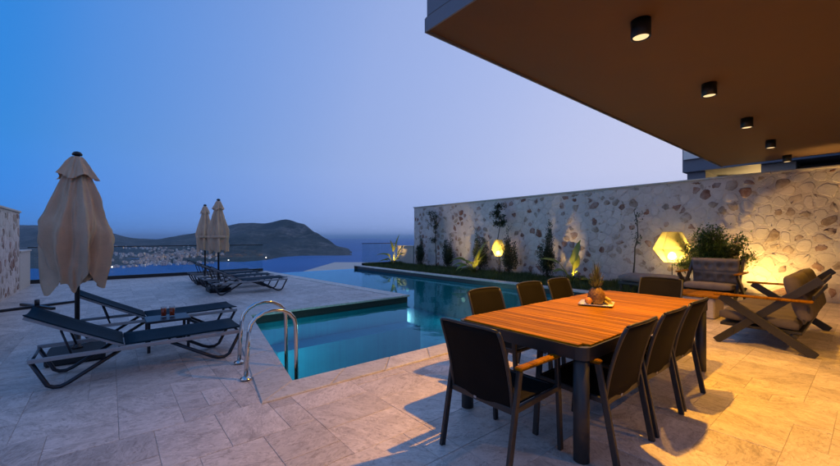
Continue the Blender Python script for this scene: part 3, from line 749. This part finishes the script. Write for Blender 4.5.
# the bush behind the armchair
bx, by = 11.45, at_px(712, 11.45)
t = thing('leafy_bush', 'round leafy green bush growing behind the tufted armchair', 'bush', (bx, by, 0)); rb = random.Random(21); b = MB(); c = MB(); ends = []
MB().lathe([(.17, 0), (.22, .30), (.24, .36), (.20, .36), (.19, .30)], 20).build('pot', M['cream_cap'], t)
for _ in range(34):
    a = rb.uniform(0, 6.28); s = rb.uniform(.2, 1); e = Vector((math.cos(a) * s * .5, math.sin(a) * s * .86, rb.uniform(.85, 1.72) - .42 * s * s)); m = e * .5 + Vector((0, 0, .25)); b.tube([(0, 0, .3), m, e], [.012, .007, .003], 5); ends.append((m, e))
b.build('trunk', M['bark'], t)
for _ in range(11000):
    m, e = rb.choice(ends); p = m.lerp(e, rb.uniform(.1, 1.12)) + Vector((rb.gauss(0, .06), rb.gauss(0, .08), rb.gauss(0, .06)))
    leaf_quad(c, p, (rb.uniform(-1, 1), rb.uniform(-1, 1), rb.uniform(-.3, .9)), rb.uniform(.022, .042), Vector((0, 0, 1)))
c.build('crown', M['leaf'], t)
garden_spot(11.45, by - .62, (12.3, by - .95, .95), 75, 'black spike light behind the leafy bush washing the wall', 125, (1, .60, .16))
garden_spot(11.9, .22, (11.85, .62, 3.3), 160, 'black spike light at the wall foot aimed up at the soffit', 30, (1, .60, .18))

# ------------------------------------------------------------------ the house: soffit, facade, spotlights
SZ = 3.30
house = thing('house', 'modern house with deep overhanging upper floor above the dining terrace', 'house')
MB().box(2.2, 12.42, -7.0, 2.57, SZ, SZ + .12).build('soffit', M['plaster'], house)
MB().box(2.2, 12.42, -7.0, 2.57, SZ + .122, SZ + 3.4).build('upper_floor', M['fascia'], house)
MB().box(2.19, 12.43, 2.572, 2.59, SZ - .025, SZ + .1).build('drip_edge', M['fascia'], house); MB().box(2.182, 2.198, -7.0, 2.57, SZ - .025, SZ + .1).build('drip_edge', M['fascia'], house)
MB().box(2.6, 12.2, -7.0, -3.02, -.2, SZ - .003).build('facade', M['house'], house)
for k in range(3):
    x = 3.4 + k * 2.9; w = MB().box(x, x + 2.3, -3.015, -2.96, .05, 2.4).build('glass_door', M['charcoal'], house); MB().box(x + .08, x + 2.22, -2.957, -2.95, .13, 2.32).build('pane', M['darkglass'], w)
def downlight(x, y, power, angle, blend, label):
    t = thing('ceiling_spotlight', label, 'spotlight', (x, y, SZ), 0, 'black spotlights under the soffit')
    MB().lathe([(.078, -.001), (.078, -.15), (.066, -.15), (.064, -.11), (.02, -.10)], 24).build('housing', M['black'], t)
    MB().lathe([(.0001, -.141), (.060, -.143), (.060, -.136)], 20).build('lens', M['lamp'], t)
    spot('downlight_beam', (0, 0, -.16), (0, 0, -2), power, WARM, angle, blend, t, .035)
NOTE = ('above the table end beside the pool ladder', 'above the far end of the teak table', 'above the wide loveseat', 'above the tufted armchair', 'closest to the rubble wall')
for k in range(5): downlight(3.53 + 2.09 * k, 1.29, (310, 110, 72, 80, 3)[k], (130, 126, 112, 112, 100)[k], (.75, .75, .5, .5, .5)[k], 'black cylinder spotlight under the soffit, ' + NOTE[k])
for k in range(3): downlight(3.53 + 2.09 * k, -1.3, 32, 120, .5, 'black cylinder spotlight in an unseen second row added as fill, close to the glass doors')  # unseen row, added as weak fill to soften the shadow under the table

# neighbour beyond the wall
nb = thing('neighbour_house', 'dark neighbouring house with a lit terrace ceiling beyond the stone wall', 'house', (0, 0, 0))
MB().box(15.6, 22, -9, 4.35, 3.72, 7.2).build('upper_floor', M['fascia'], nb)
MB().box(18.2, 22, -9, 3.75, -.5, 3.716).build('wall', M['house'], nb)
MB().box(15.75, 18.19, 3.72, 4.25, -.5, 3.716).build('side_wall', M['fascia'], nb)
y0, y1 = at_px(796, 15.9), at_px(761, 15.9); MB().box(15.9, 18.19, y0, y1, -.5, 3.716).build('pier', M['house'], nb)
f = MB().box(16.2, 16.3, -6, y0 - .005, .2, 3.6).build('window', M['charcoal'], nb); MB().box(16.18, 16.197, -5.9, y0 - .1, .3, 3.5).build('pane', M['darkglass'], f)
MB().box(15.52, 15.597, 3.7, 4.3, 4.15, 4.55).build('balcony_rail', M['white_ceramic'], nb)
MB().box(18.05, 18.198, 2.55, 2.67, 2.3, 2.6, None, .01).build('wall_sconce', M['black'], nb)
spot('sconce_beam', (17.6, 2.6, 2.7), (16.6, 2.6, 3.72), 60, (1, .60, .2), 120, .6, nb)
rf = thing('lower_roof', 'flat pale roof terrace of a house below the pool edge', 'roof', tuple(fw(-5.6, 33, -1.3)), HEAD - R(90))
MB().box(-3.2, 3.4, -4.2, 6, -6, 0).build('walls', M['cream_cap'], rf); MB().box(-3.3, 3.5, -4.3, 6.1, .002, .16, None, .02).build('parapet', M['cream_cap'], rf)

# ------------------------------------------------------------------ dining table
TX0, TX1, TY0, TY1, TZ = 2.27, 4.97, 1.14, 2.26, .75
tab = thing('dining_table', 'long teak slat dining table with charcoal frame and round corner legs', 'table', (TX0, TY0, 0))
TL, TW = TX1 - TX0, TY1 - TY0
def rrect(x0, x1, y0, y1, r, n=5):
    P = []
    for cx, cy_, a0 in ((x1 - r, y0 + r, -90), (x1 - r, y1 - r, 0), (x0 + r, y1 - r, 90), (x0 + r, y0 + r, 180)):
        for k in range(n + 1): a = R(a0 + 90 * k / n); P.append((cx + r * math.cos(a), cy_ + r * math.sin(a)))
    return P
o_, i_ = rrect(0, TL, 0, TW, .07), rrect(.035, TL - .035, .035, TW - .035, .045); n = len(o_); b = MB()
V = [(x, y, TZ - .095) for x, y in o_] + [(x, y, TZ - .012) for x, y in o_] + [(x, y, TZ - .012) for x, y in i_] + [(x, y, TZ - .095) for x, y in i_]
b.add(V, [(r * n + k, r * n + (k + 1) % n, ((r + 1) % 4) * n + (k + 1) % n, ((r + 1) % 4) * n + k) for r in range(4) for k in range(n)], False); b.build('apron', M['charcoal'], tab)
for x in (.6, 1.35, 2.1): MB().box(x - .02, x + .02, .037, TW - .037, TZ - .07, TZ - .032).build('cross_brace', M['charcoal'], tab)
NS = 40; pitch = (TL - .03) / NS; sl = MB().box(-pitch / 2 + .0022, pitch / 2 - .0022, 0.0, TW - .03, -.022, 0, None, .003).mesh('slat', M['teak'])
slc = MB().box(-pitch / 2 + .0022, pitch / 2 - .0022, .045, TW - .075, -.022, 0, None, .003).mesh('slat', M['teak'])
for k in range(NS): put('slat', slc if k in (0, NS - 1) else sl, tab, (.015 + pitch * (k + .5), .015, TZ + rc.uniform(-.0008, .0008)))
for x in (.062, TL - .062):
    for y in (.062, TW - .062): MB().lathe([(.046, 0), (.05, .004), (.05, TZ - .0955)], 20, (x, y, 0)).build('leg', M['charcoal'], tab)

# dining chairs
def make_chair():
    t = thing('dining_chair', 'x', 'chair', (0, 0, 0), 0, 'charcoal dining chairs round the teak table'); W = .275; C = M['charcoal']
    for s in (-1, 1):
        MB().bar((-.29, s * W, 0), (-.17, s * W, .632), .026, .040, (1, 0, 0), .004).build('leg', C, t)
        MB().bar((.285, s * W, 0), (.245, s * W, .632), .026, .040, (1, 0, 0), .004).build('leg', C, t)
        MB().box(-.19, .27, s * W - .026, s * W + .026, .633, .657, None, .007).build('armrest', M['teak'], t)
        MB().bar((-.212, s * W, .405), (.257, s * W, .425), .022, .035, (0, 0, 1), .003).build('seat_rail', C, t)
    MB().bar((-.205, -W + .014, .39), (-.205, W - .014, .39), .022, .040, (0, 0, 1), .003).build('rear_rail', C, t)
    MB().bar((.25, -W + .014, .42), (.25, W - .014, .42), .022, .032, (0, 0, 1), .003).build('front_rail', C, t)
    b = MB(); n, m = 10, 8; V = []                   # seat sling, slightly dished
    for i in range(n + 1):
        for j in range(m + 1):
            x = -.20 + .47 * i / n; q = 2 * j / m - 1; V.append((x, q * .25, .425 + .012 * i / n - .016 * (1 - q * q) * math.sin(math.pi * i / n)))
    k = len(V); V += [(x, y, z - .008) for x, y, z in V]; F = []
    for i in range(n):
        for j in range(m): a = i * (m + 1) + j; F += [(a, a + m + 1, a + m + 2, a + 1), (k + a, k + a + 1, k + a + m + 2, k + a + m + 1)]
    b.add(V, F, True); b.build('seat', M['sling'], t)
    b = MB(); V = []; n, m = 14, 10                  # curved back panel
    for i in range(n + 1):
        z = .37 + .51 * i / n; q0 = i / n; xl = -.195 - .055 * q0 - .075 * q0 ** 2.2
        hw = .242 * (1 if q0 < .9 else 1 - (q0 - .9) * .35)
        for j in range(m + 1):
            q = 2 * j / m - 1; V.append((xl - .030 * (1 - q * q) * (.3 + .7 * q0), q * hw, z + (.012 * (1 - q ** 4) if i == n else 0)))
    k = len(V); V += [(x - .009, y, z) for x, y, z in V]; F = []
    for i in range(n):
        for j in range(m): a = i * (m + 1) + j; F += [(a, a + 1, a + m + 2, a + m + 1), (k + a, k + a + m + 1, k + a + m + 2, k + a + 1)]
    for j in range(m): a = n * (m + 1) + j; F += [(a, a + 1, k + a + 1, k + a)]
    b.add(V, F, True); b.build('backrest', M['sling'], t)
    for s in (-1, 1):
        P = [V[i * (m + 1) + (0 if s < 0 else m)] for i in range(n + 1)]
        MB().tube([(x - .004, y + s * .006, z) for x, y, z in P], .0125, 8).build('back_frame', C, t)
    P = [V[n * (m + 1) + j] for j in range(m + 1)]; MB().tube([(x - .004, y, z + .002) for x, y, z in P], .010, 8).build('back_frame', C, t)
    MB().box(-.219, -.2165, .03, .05, .382, .396).build('maker_tag', M['railgrey'], t)
    return t
ch = make_chair()
CH_ = [(2.06, 1.63, 0, 'charcoal sling armchair at the table end facing away from the pool ladder'),
       (2.66, 1.29, 90, 'charcoal dining chair on the soffit side of the table, next to its corner leg'),
       (3.29, 1.29, 90, 'charcoal dining chair in the middle of the soffit side of the table'),
       (3.93, 1.30, 90, 'charcoal dining chair on the soffit side of the table, next to the lounge seats'),
       (3.02, 2.28, -90, 'charcoal dining chair on the pool side of the table, first along the coping'),
       (3.86, 2.31, -90, 'charcoal dining chair on the pool side of the table, middle of its three'),
       (4.50, 2.31, -90, 'charcoal dining chair on the pool side, beside the lit paddle-leaf plant'),
       (5.33, 1.82, 180, 'charcoal dining chair at the table end that faces away from the lounge seats')]
for i, (x, y, a, lab) in enumerate(CH_):
    c = ch if i == 0 else copy_tree(ch); c.location = (x, y, .0); c.rotation_euler = (0, 0, R(a)); c['label'] = lab

# fruit plate
fx, fy = 3.80, 1.80
pl = thing('plate', 'white square plate of fruit on the teak table', 'plate', (fx, fy, TZ + .001), R(20))
def rr_ring(h, r, z): return [(x, y, z) for x, y in rrect(-h, h, -h, h, r)]
b = MB(); n = 24; V = rr_ring(.10, .03, 0) + rr_ring(.155, .04, .016) + rr_ring(.158, .04, .021) + rr_ring(.10, .03, .006)
b.add(V, [tuple(range(n - 1, -1, -1)), tuple(range(3 * n, 4 * n))] + [(r * n + k, r * n + (k + 1) % n, r * n + n + (k + 1) % n, r * n + n + k) for r in range(3) for k in range(n)], True); b.build('dish', M['white_ceramic'], pl)
M['pine'] = plain('pineapple_skin', (.15, .07, .016), .65, var=.5, scale=55, bump=.5)
M['pinecrown'] = mat_leaf('pineapple_crown', (.06, .075, .02), (.13, .13, .045), .2)
M['banana'] = plain('banana_skin', (.42, .29, .035), .5, var=.25, scale=22)
M['orange'] = plain('orange_skin', (.42, .15, .02), .5, var=.15, scale=90, bump=.2)
pn = thing('pineapple', 'ripe pineapple with tall spiky crown standing on the fruit plate', 'pineapple', (fx - .005, fy, TZ + .0075))
b = MB(); prof = [(.035, 0)] + [(.074 * math.sin(math.pi * (.16 + .74 * k / 28)) ** .55, .165 * k / 28) for k in range(29)]
b.lathe(prof, 40, (0, 0, 0), True, lambda r, z, a: r * (1 + .14 * abs(math.sin(a * 6 + z * 95)) * abs(math.sin(a * 6 - z * 95)))); b.build('fruit', M['pine'], pn)
rp = random.Random(2); 
for k in range(46):
    q = k / 46; a = k * 2.4; z0 = .158 + .05 * q; L = (.10 + .15 * q) * rp.uniform(.85, 1.1); lean = .75 - .68 * q; b = MB(); V = []
    for i in range(6):
        s = i / 5; rr = .018 * (1 - q) + L * lean * (s - .25 * s * s * (1 - q)); zz = z0 + L * s * (1 - lean * .35) - L * lean * .25 * s * s; w = .012 * (1 - s) ** .7 + .0005
        ca, sa = math.cos(a), math.sin(a); V += [(rr * ca - w * sa, rr * sa + w * ca, zz + .004), (rr * ca, rr * sa, zz), (rr * ca + w * sa, rr * sa - w * ca, zz + .004)]
    b.add(V, [(i * 3 + j, i * 3 + j + 1, i * 3 + j + 4, i * 3 + j + 3) for i in range(5) for j in range(2)], True); b.build('crown_leaf', M['pinecrown'], pn)
for i, (dx, dy, dz, az) in enumerate(((.085, -.03, .022, 40), (.098, -.06, .024, 42), (.088, -.045, .052, 50))):
    bn = MB(); P = []; rr = []
    for k in range(9): a = R(-60 + 120 * k / 8); P.append((.085 * math.sin(a), .085 * math.cos(a) - .07, .012 * math.cos(a))); rr.append(.017 * math.sin(math.pi * (.1 + .8 * k / 8)) ** .5)
    bn.tube(P, rr, 8); tag(bn.build('banana', M['banana'], None, (fx + dx, fy + dy, TZ + dz), (R(25), 0, R(az))), 'yellow banana lying on the plate beside the pineapple', 'banana', 'bananas on the fruit plate')
tag(MB().lathe([(.0005, -.036), (.02, -.03), (.034, -.012), (.036, 0), (.034, .012), (.02, .030), (.004, .035)], 18).build('orange', M['orange'], None, (fx - .085, fy + .04, TZ + .044)), 'small orange fruit on the plate at the foot of the pineapple', 'orange')

# ------------------------------------------------------------------ lounge seating with crossed legs and teak arms
def cushion(name, parent, sx, sy, sz, loc, rot=(0, 0, 0), tuft=None, seed=0, mt='cushion'):
    n, m = (36, 44) if tuft else (22, 18); V = []; rs = random.Random(seed)
    def pt(u, v, top):
        x, y = (u - .5) * sx, (v - .5) * sy; e = (1 - abs(2 * u - 1) ** 5) * (1 - abs(2 * v - 1) ** 5); h = sz / 2 * (.42 + .58 * max(0, e) ** .5)
        if tuft:
            for iu in range(tuft[0]):
                for iv in range(tuft[1]):
                    d = math.hypot(x - ((iu + .5) / tuft[0] - .5) * sx, y - ((iv + .5) / tuft[1] - .5) * sy); h -= .055 * math.exp(-(d / .06) ** 2)
            for iv in range(1, tuft[1]): h -= .012 * math.exp(-((y - (iv / tuft[1] - .5) * sy) / .02) ** 2)
            for iu in range(1, tuft[0]): h -= .012 * math.exp(-((x - (iu / tuft[0] - .5) * sx) / .02) ** 2)
        h += noise.noise(Vector((x * 4, y * 4, seed))) * .010 + noise.noise(Vector((x * 13, y * 13, seed))) * .004
        return (x, y, h if top else -h)
    for top in (1, 0):
        for i in range(n + 1):
            for j in range(m + 1): V.append(pt(i / n, j / m, top))
    k = (n + 1) * (m + 1); F = []
    for i in range(n):
        for j in range(m): a = i * (m + 1) + j; F += [(a, a + m + 1, a + m + 2, a + 1), (k + a, k + a + 1, k + a + m + 2, k + a + m + 1)]
    for i in range(n): a = i * (m + 1); F += [(a, k + a, k + a + m + 1, a + m + 1)]; a += m; F += [(a, a + m + 1, k + a + m + 1, k + a)]
    for j in range(m): F += [(j, j + 1, k + j + 1, k + j)]; a = n * (m + 1) + j; F += [(a, k + a, k + a + 1, a + 1)]
    b = MB(); b.add(V, F, True); return b.build(name, M[mt], parent, loc, rot)
def lounge_seat(label, W, seats, loc, rz, tuft):   # local: faces +x, back at -x
    t = thing('lounge_seat', label, 'armchair' if seats == 1 else 'loveseat', loc, rz, 'teak armed lounge seats by the wall'); C = M['charcoal']
    for s in (-1, 1):
        y = s * W / 2
        MB().bar((-.48, y, .012), (.42, y, .642), .045, .10, (0, 0, 1), .004).build('leg', C, t)
        MB().bar((.48, y - s * .047, .012), (-.52, y - s * .047, .93), .045, .09, (0, 0, 1), .004).build('leg', C, t)
        MB().box(-.46, .49, y - .045, y + .045, .648, .676, None, .008).build('armrest', M['teak'], t)
    w = W - .15
    MB().box(-.36, .44, -w / 2, w / 2, .235, .275, None, .006).build('seat_frame', C, t)
    MB().bar((.30, -w / 2 - .07, .20), (.30, w / 2 + .07, .20), .04, .04).build('stretcher', C, t)
    MB().bar((-.30, -w / 2 - .07, .215), (-.30, w / 2 + .07, .215), .04, .04).build('stretcher', C, t)
    for k in range(4): z = .40 + k * .15; x = -.345 - (z - .30) * .27; MB().bar((x, -w / 2, z), (x, w / 2, z), .02, .06, (0, 0, 1), .003).build('back_slat', C, t)
    cw = w / seats
    for k in range(seats):
        yc = -w / 2 + cw * (k + .5)
        cushion('seat_cushion', t, .78, cw - .015, .17, (.06, yc, .355), (0, R(-4), 0), None, k + 3, 'cushion' if seats == 1 else 'dark_cushion')
        cushion('back_cushion', t, .56, cw - .02, .19, (-.315, yc, .68), (0, R(-74), 0), tuft, k + 9, 'cushion' if seats == 1 else 'dark_cushion')
    return t
lounge_seat('teak-armed armchair with tufted grey back cushion in front of the leafy bush', 1.03, 1, (10.35, 2.33, 0), R(180), (2, 4))
lounge_seat('wide teak-armed loveseat with plain cushions and crossed charcoal legs', 2.08, 2, (7.46, .93, 0), R(90), None)
bn = thing('daybed_bench', 'low bench with a long grey cushion near the bed edge beside the armchair', 'bench', (10.75, 3.55, 0))
MB().box(-.36, .36, -.62, .80, .20, .27, None, .008).build('seat_frame', M['charcoal'], bn)
for x in (-.31, .31):
    for y in (-.56, .74): MB().box(x - .03, x + .03, y - .03, y + .03, 0, .198).build('leg', M['charcoal'], bn)
cushion('seat_cushion', bn, .72, 1.42, .22, (0, .09, .375), (0, 0, 0), None, 44)
ct = thing('coffee_table', 'low coffee table with teak plank top in the middle of the lounge seats', 'table', (8.45, 2.12, 0))
for k in range(7): MB().box(-.40, .40, -.40 + k * .115, -.40 + k * .115 + .111, .375, .405, None, .004).build('plank', M['teak'], ct)
MB().box(-.33, .33, -.33, .33, .0, .374, None, .02).build('base', M['cream_cap'], ct)

# ------------------------------------------------------------------ sun loungers
def make_lounger():
    t = thing('sun_lounger', 'x', 'sun lounger', (0, 0, 0), 0, 'navy sun loungers on the deck'); W = .31; N = M['navy']   # local: x 0 at the head end, 1.82 at the foot
    for s in (-1, 1):
        y = s * W
        MB().bar((0, y, .30), (1.82, y, .30), .03, .038, (0, 0, 1), .004).build('side_rail', M['railgrey'], t)
        yy = s * (W - .032)
        for P in ([(.02, yy, .28), (.13, yy, .045), (.17, yy, .022), (.22, yy, .02), (.27, yy, .04), (.66, yy, .28)], [(1.10, yy, .28), (1.50, yy, .045), (1.56, yy, .022), (1.63, yy, .02), (1.68, yy, .045), (1.80, yy, .28)]):
            MB().tube(P, .019, 8).build('leg', N, t)
        MB().bar((.70, s * (W - .035), .315), (-.03, s * (W - .035), .70), .026, .03, (0, 0, 1), .003).build('back_frame', M['railgrey'], t)
    MB().tube([(.30, -W + .04, .285), (.22, -W + .05, .54), (.22, W - .05, .54), (.30, W - .04, .285)], .010, 7).build('prop', N, t)
    for x in (.02, .66, 1.10, 1.80): MB().tube([(x, -W + .015, .285), (x, W - .015, .285)], .013, 7).build('cross_tube', N, t)
    def sheet(P, sag, lip):
        V = []; n = len(P) - 1; m = 8; F = []
        for i, (x, z) in enumerate(P):
            for j in range(m + 1): q = 2 * j / m - 1; V.append((x, q * (W - .012), z - sag * (1 - q * q)))
        k = len(V); V += [(x, y, z - .012) for x, y, z in V]
        for i in range(n):
            for j in range(m): a = i * (m + 1) + j; F += [(a, a + m + 1, a + m + 2, a + 1), (k + a, k + a + 1, k + a + m + 2, k + a + m + 1)]
            a = i * (m + 1); F += [(a, k + a, k + a + m + 1, a + m + 1)]; a += m; F += [(a, a + m + 1, k + a + m + 1, k + a)]
        for j in range(m): F += [(j, j + 1, k + j + 1, k + j)]; a = n * (m + 1) + j; F += [(a, k + a, k + a + 1, a + 1)]
        b = MB(); b.add(V, F, True); return b
    sheet([(.70 + .14 * k, .338 + (.018 * (k / 8) ** 2)) for k in range(9)], .014, 0).build('seat', M['navysling'], t)
    sheet([(.69 - .72 * k / 8, .348 + .37 * k / 8 + .015 * (k / 8) ** 3) for k in range(9)], .030, 0).build('backrest', M['navysling'], t)
    return t
lg = make_lounger()
LG = [(-.58, 5.20, 'navy sun lounger with the glass table and pool ladder at its sides'), (-.30, 6.60, 'navy sun lounger past the drinks table, near the peninsula edge of the deck'),
      (1.92, 10.52, 'navy sun lounger in the far row closest to the drinks table'), (1.92, 11.68, 'navy sun lounger second in the far row, beside a parasol pole'),
      (1.92, 12.64, 'navy sun lounger third in the far row between two parasols'), (1.92, 13.80, 'navy sun lounger closest to the sea-edge glass railing')]
LG[0] = (-.58, 5.20, 'navy sun lounger between the pool ladder and the drinks table')
for i, (x, y, lab) in enumerate(LG):
    c = lg if i == 0 else copy_tree(lg); c.location = (x, y, 0); c['label'] = lab; c.rotation_euler = (0, 0, R([0, 2, 0, -1, 1, 0][i]))
st = thing('drinks_table', 'small navy side table holding two drinks between the sun loungers', 'table', (.58, 5.90, 0))
MB().box(-.24, .24, -.21, .21, .36, .39, None, .008).build('table_top', M['navy'], st)
for x in (-.21, .21):
    for y in (-.18, .18): MB().box(x - .016, x + .016, y - .016, y + .016, 0, .359).build('leg', M['navy'], st)
M['drink'] = mat_leaf('amber_drink', (.80, .16, .03), (.9, .22, .05), .6)
for i, (dx, dy) in enumerate(((-.035, .06), (.055, .035))):
    t = thing('drink_glass', 'tumbler of orange-red drink on the small side table', 'glass', (.58 + dx, 5.90 + dy, .391), 0, 'drinks on the side table')
    MB().lathe([(.026, 0), (.030, .004), (.034, .13), (.0325, .13), (.029, .008), (.0005, .008)], 18).build('tumbler', M['tumbler'], t)
    MB().lathe([(.0275, .0085), (.0315, .105)], 18).build('drink', M['drink'], t)

# ------------------------------------------------------------------ parasols
def parasol(x, y, H, rmax, seed, label, hem, splay):
    t = thing('folded_parasol', label, 'parasol', (x, y, 0), 0, 'folded cream parasols'); rs = random.Random(seed)
    MB().box(-.26, .26, -.26, .26, .002, .12, None, .02).build('base_block', M['concrete'], t)
    MB().lathe([(.05, .121), (.05, .14), (.033, .15), (.033, .42), (.03, .43)], 14).build('sleeve', M['black'], t)
    MB().tube([(0, 0, .12), (0, 0, H - .03)], .024, 12).build('pole', M['black'], t)
    MB().lathe([(.045, H - .03), (.05, H - .012), (.032, H + .012), (.006, H + .02)], 14).build('finial', M['black'], t)
    MB().lathe([(.03, hem + .42), (.045, hem + .40), (.045, hem + .33), (.03, hem + .31)], 12).build('hub', M['black'], t)
    ph = rs.uniform(0, 6.28); n = 160; m = 60; V = []; F = []
    def shape(s, a):                                 # s: 0 top, 1 hem
        fold = (1 - abs(math.sin(4 * a + ph + .5 * math.sin(2.4 * s + a * 2 + seed)))) ** 1.5; w = noise.noise(Vector((math.cos(a) * 2.2, math.sin(a) * 2.2, s * 3 + seed))); w2 = noise.noise(Vector((math.cos(a) * 6, math.sin(a) * 6, s * 5 + seed)))
        base = .05 + (rmax - .05) * (min(1, s * 1.7) ** .8 * .84 + .16 * s * splay)
        return base * (.72 + .44 * fold * min(1, .35 + s)) * (1 + .20 * w + .12 * w2) + .012 * math.sin(17 * a + 5 * w + 7 * s) * s + .008 * noise.noise(Vector((math.cos(a) * 14, math.sin(a) * 14, s * 9 + seed)))
    for i in range(m + 1):
        s = i / m
        for k in range(n):
            a = 2 * math.pi * k / n; r = shape(s, a)
            tip = .5 + .5 * math.cos(4 * a + ph * .5); hz = hem + (1 - tip) * .24 * splay + .20 * splay * noise.noise(Vector((math.cos(a) * 2.2, math.sin(a) * 2.2, seed + 9))) + .03 * noise.noise(Vector((math.cos(a) * 7, math.sin(a) * 7, seed)))
            z = (H - .06) * (1 - s) + hz * s if True else 0
            if s > .55: r *= 1 - .34 * splay * ((s - .55) / .45) ** 1.3
            V.append((r * math.cos(a), r * math.sin(a), z))
    for i in range(m):
        for k in range(n): F.append((i * n + k, i * n + (k + 1) % n, (i + 1) * n + (k + 1) % n, (i + 1) * n + k))
    b = MB(); b.add(V, F, True); cn = b.build('canopy', M['canopy'], t)
    V = []; F = []; m = 10                            # short vent flap on the top
    for i in range(m + 1):
        s = i / m
        for k in range(n):
            a = 2 * math.pi * k / n; ss = s * .26; r = shape(ss, a) * 1.03 + .006 + .006 * s
            hz = .25 + .03 * math.cos(4 * a + ph * .5 + .5)
            V.append((r * math.cos(a), r * math.sin(a), H - .045 - hz * s * (H - hem) / 1.62))
    for i in range(m):
        for k in range(n): F.append((i * n + k, i * n + (k + 1) % n, (i + 1) * n + (k + 1) % n, (i + 1) * n + k))
    b = MB(); b.add(V, F, True); b.build('vent_flap', M['canopy'], cn)
    if splay < .5: MB().lathe([(rmax * .86, 1.42), (rmax * .88, 1.435), (rmax * .88, 1.465), (rmax * .86, 1.48)], 40, (0, 0, 0), True, lambda r, z, a: max(r, 1.02 * shape((H - .06 - z) / (H - .06 - hem), a))).build('tie_strap', M['canopy'], t)
    return t
parasol(-.30, 6.02, 2.43, .355, 3, 'loosely folded cream parasol standing between two loungers by the drinks table', .83, 1.0)
parasol(2.22, 11.10, 2.44, .25, 5, 'furled cream parasol in the far row, closer to the drinks table', 1.02, .35)
parasol(2.27, 13.22, 2.44, .25, 8, 'furled cream parasol in the far row, closer to the glass railing', 1.02, .35)
cb = thing('parasol_cross_base', 'empty black steel cross base lying on the deck behind the parasol', 'parasol base', (-1.15, 10.9, 0), R(28))
MB().box(-.62, .62, -.03, .03, .0, .05, None, .004).build('bar', M['navy'], cb); MB().box(-.03, .03, .031, .62, .0, .05, None, .004).build('bar', M['navy'], cb); MB().box(-.03, .03, -.62, -.031, .0, .05, None, .004).build('bar', M['navy'], cb)
MB().lathe([(.04, .051), (.04, .16), (.034, .16), (.034, .055)], 14).build('socket', M['navy'], cb)

# ------------------------------------------------------------------ evening haze over the bay
hz = MB(); hz.box(-91000, 91000, -91000, 91000, SEA - 8, 320); hm = bpy.data.materials.new('haze_air'); hm.use_nodes = True; hn = hm.node_tree.nodes
hn.remove(hn['Principled BSDF']); pv = hn.new('ShaderNodeVolumePrincipled'); pv.inputs['Color'].default_value = (.55, .78, 1, 1); pv.inputs['Density'].default_value = .00004; pv.inputs['Anisotropy'].default_value = .2
hm.node_tree.links.new(pv.outputs[0], hn['Material Output'].inputs['Volume']); tag(hz.build('haze', hm), 'thin evening haze over the whole bay', 'haze', kind='stuff')
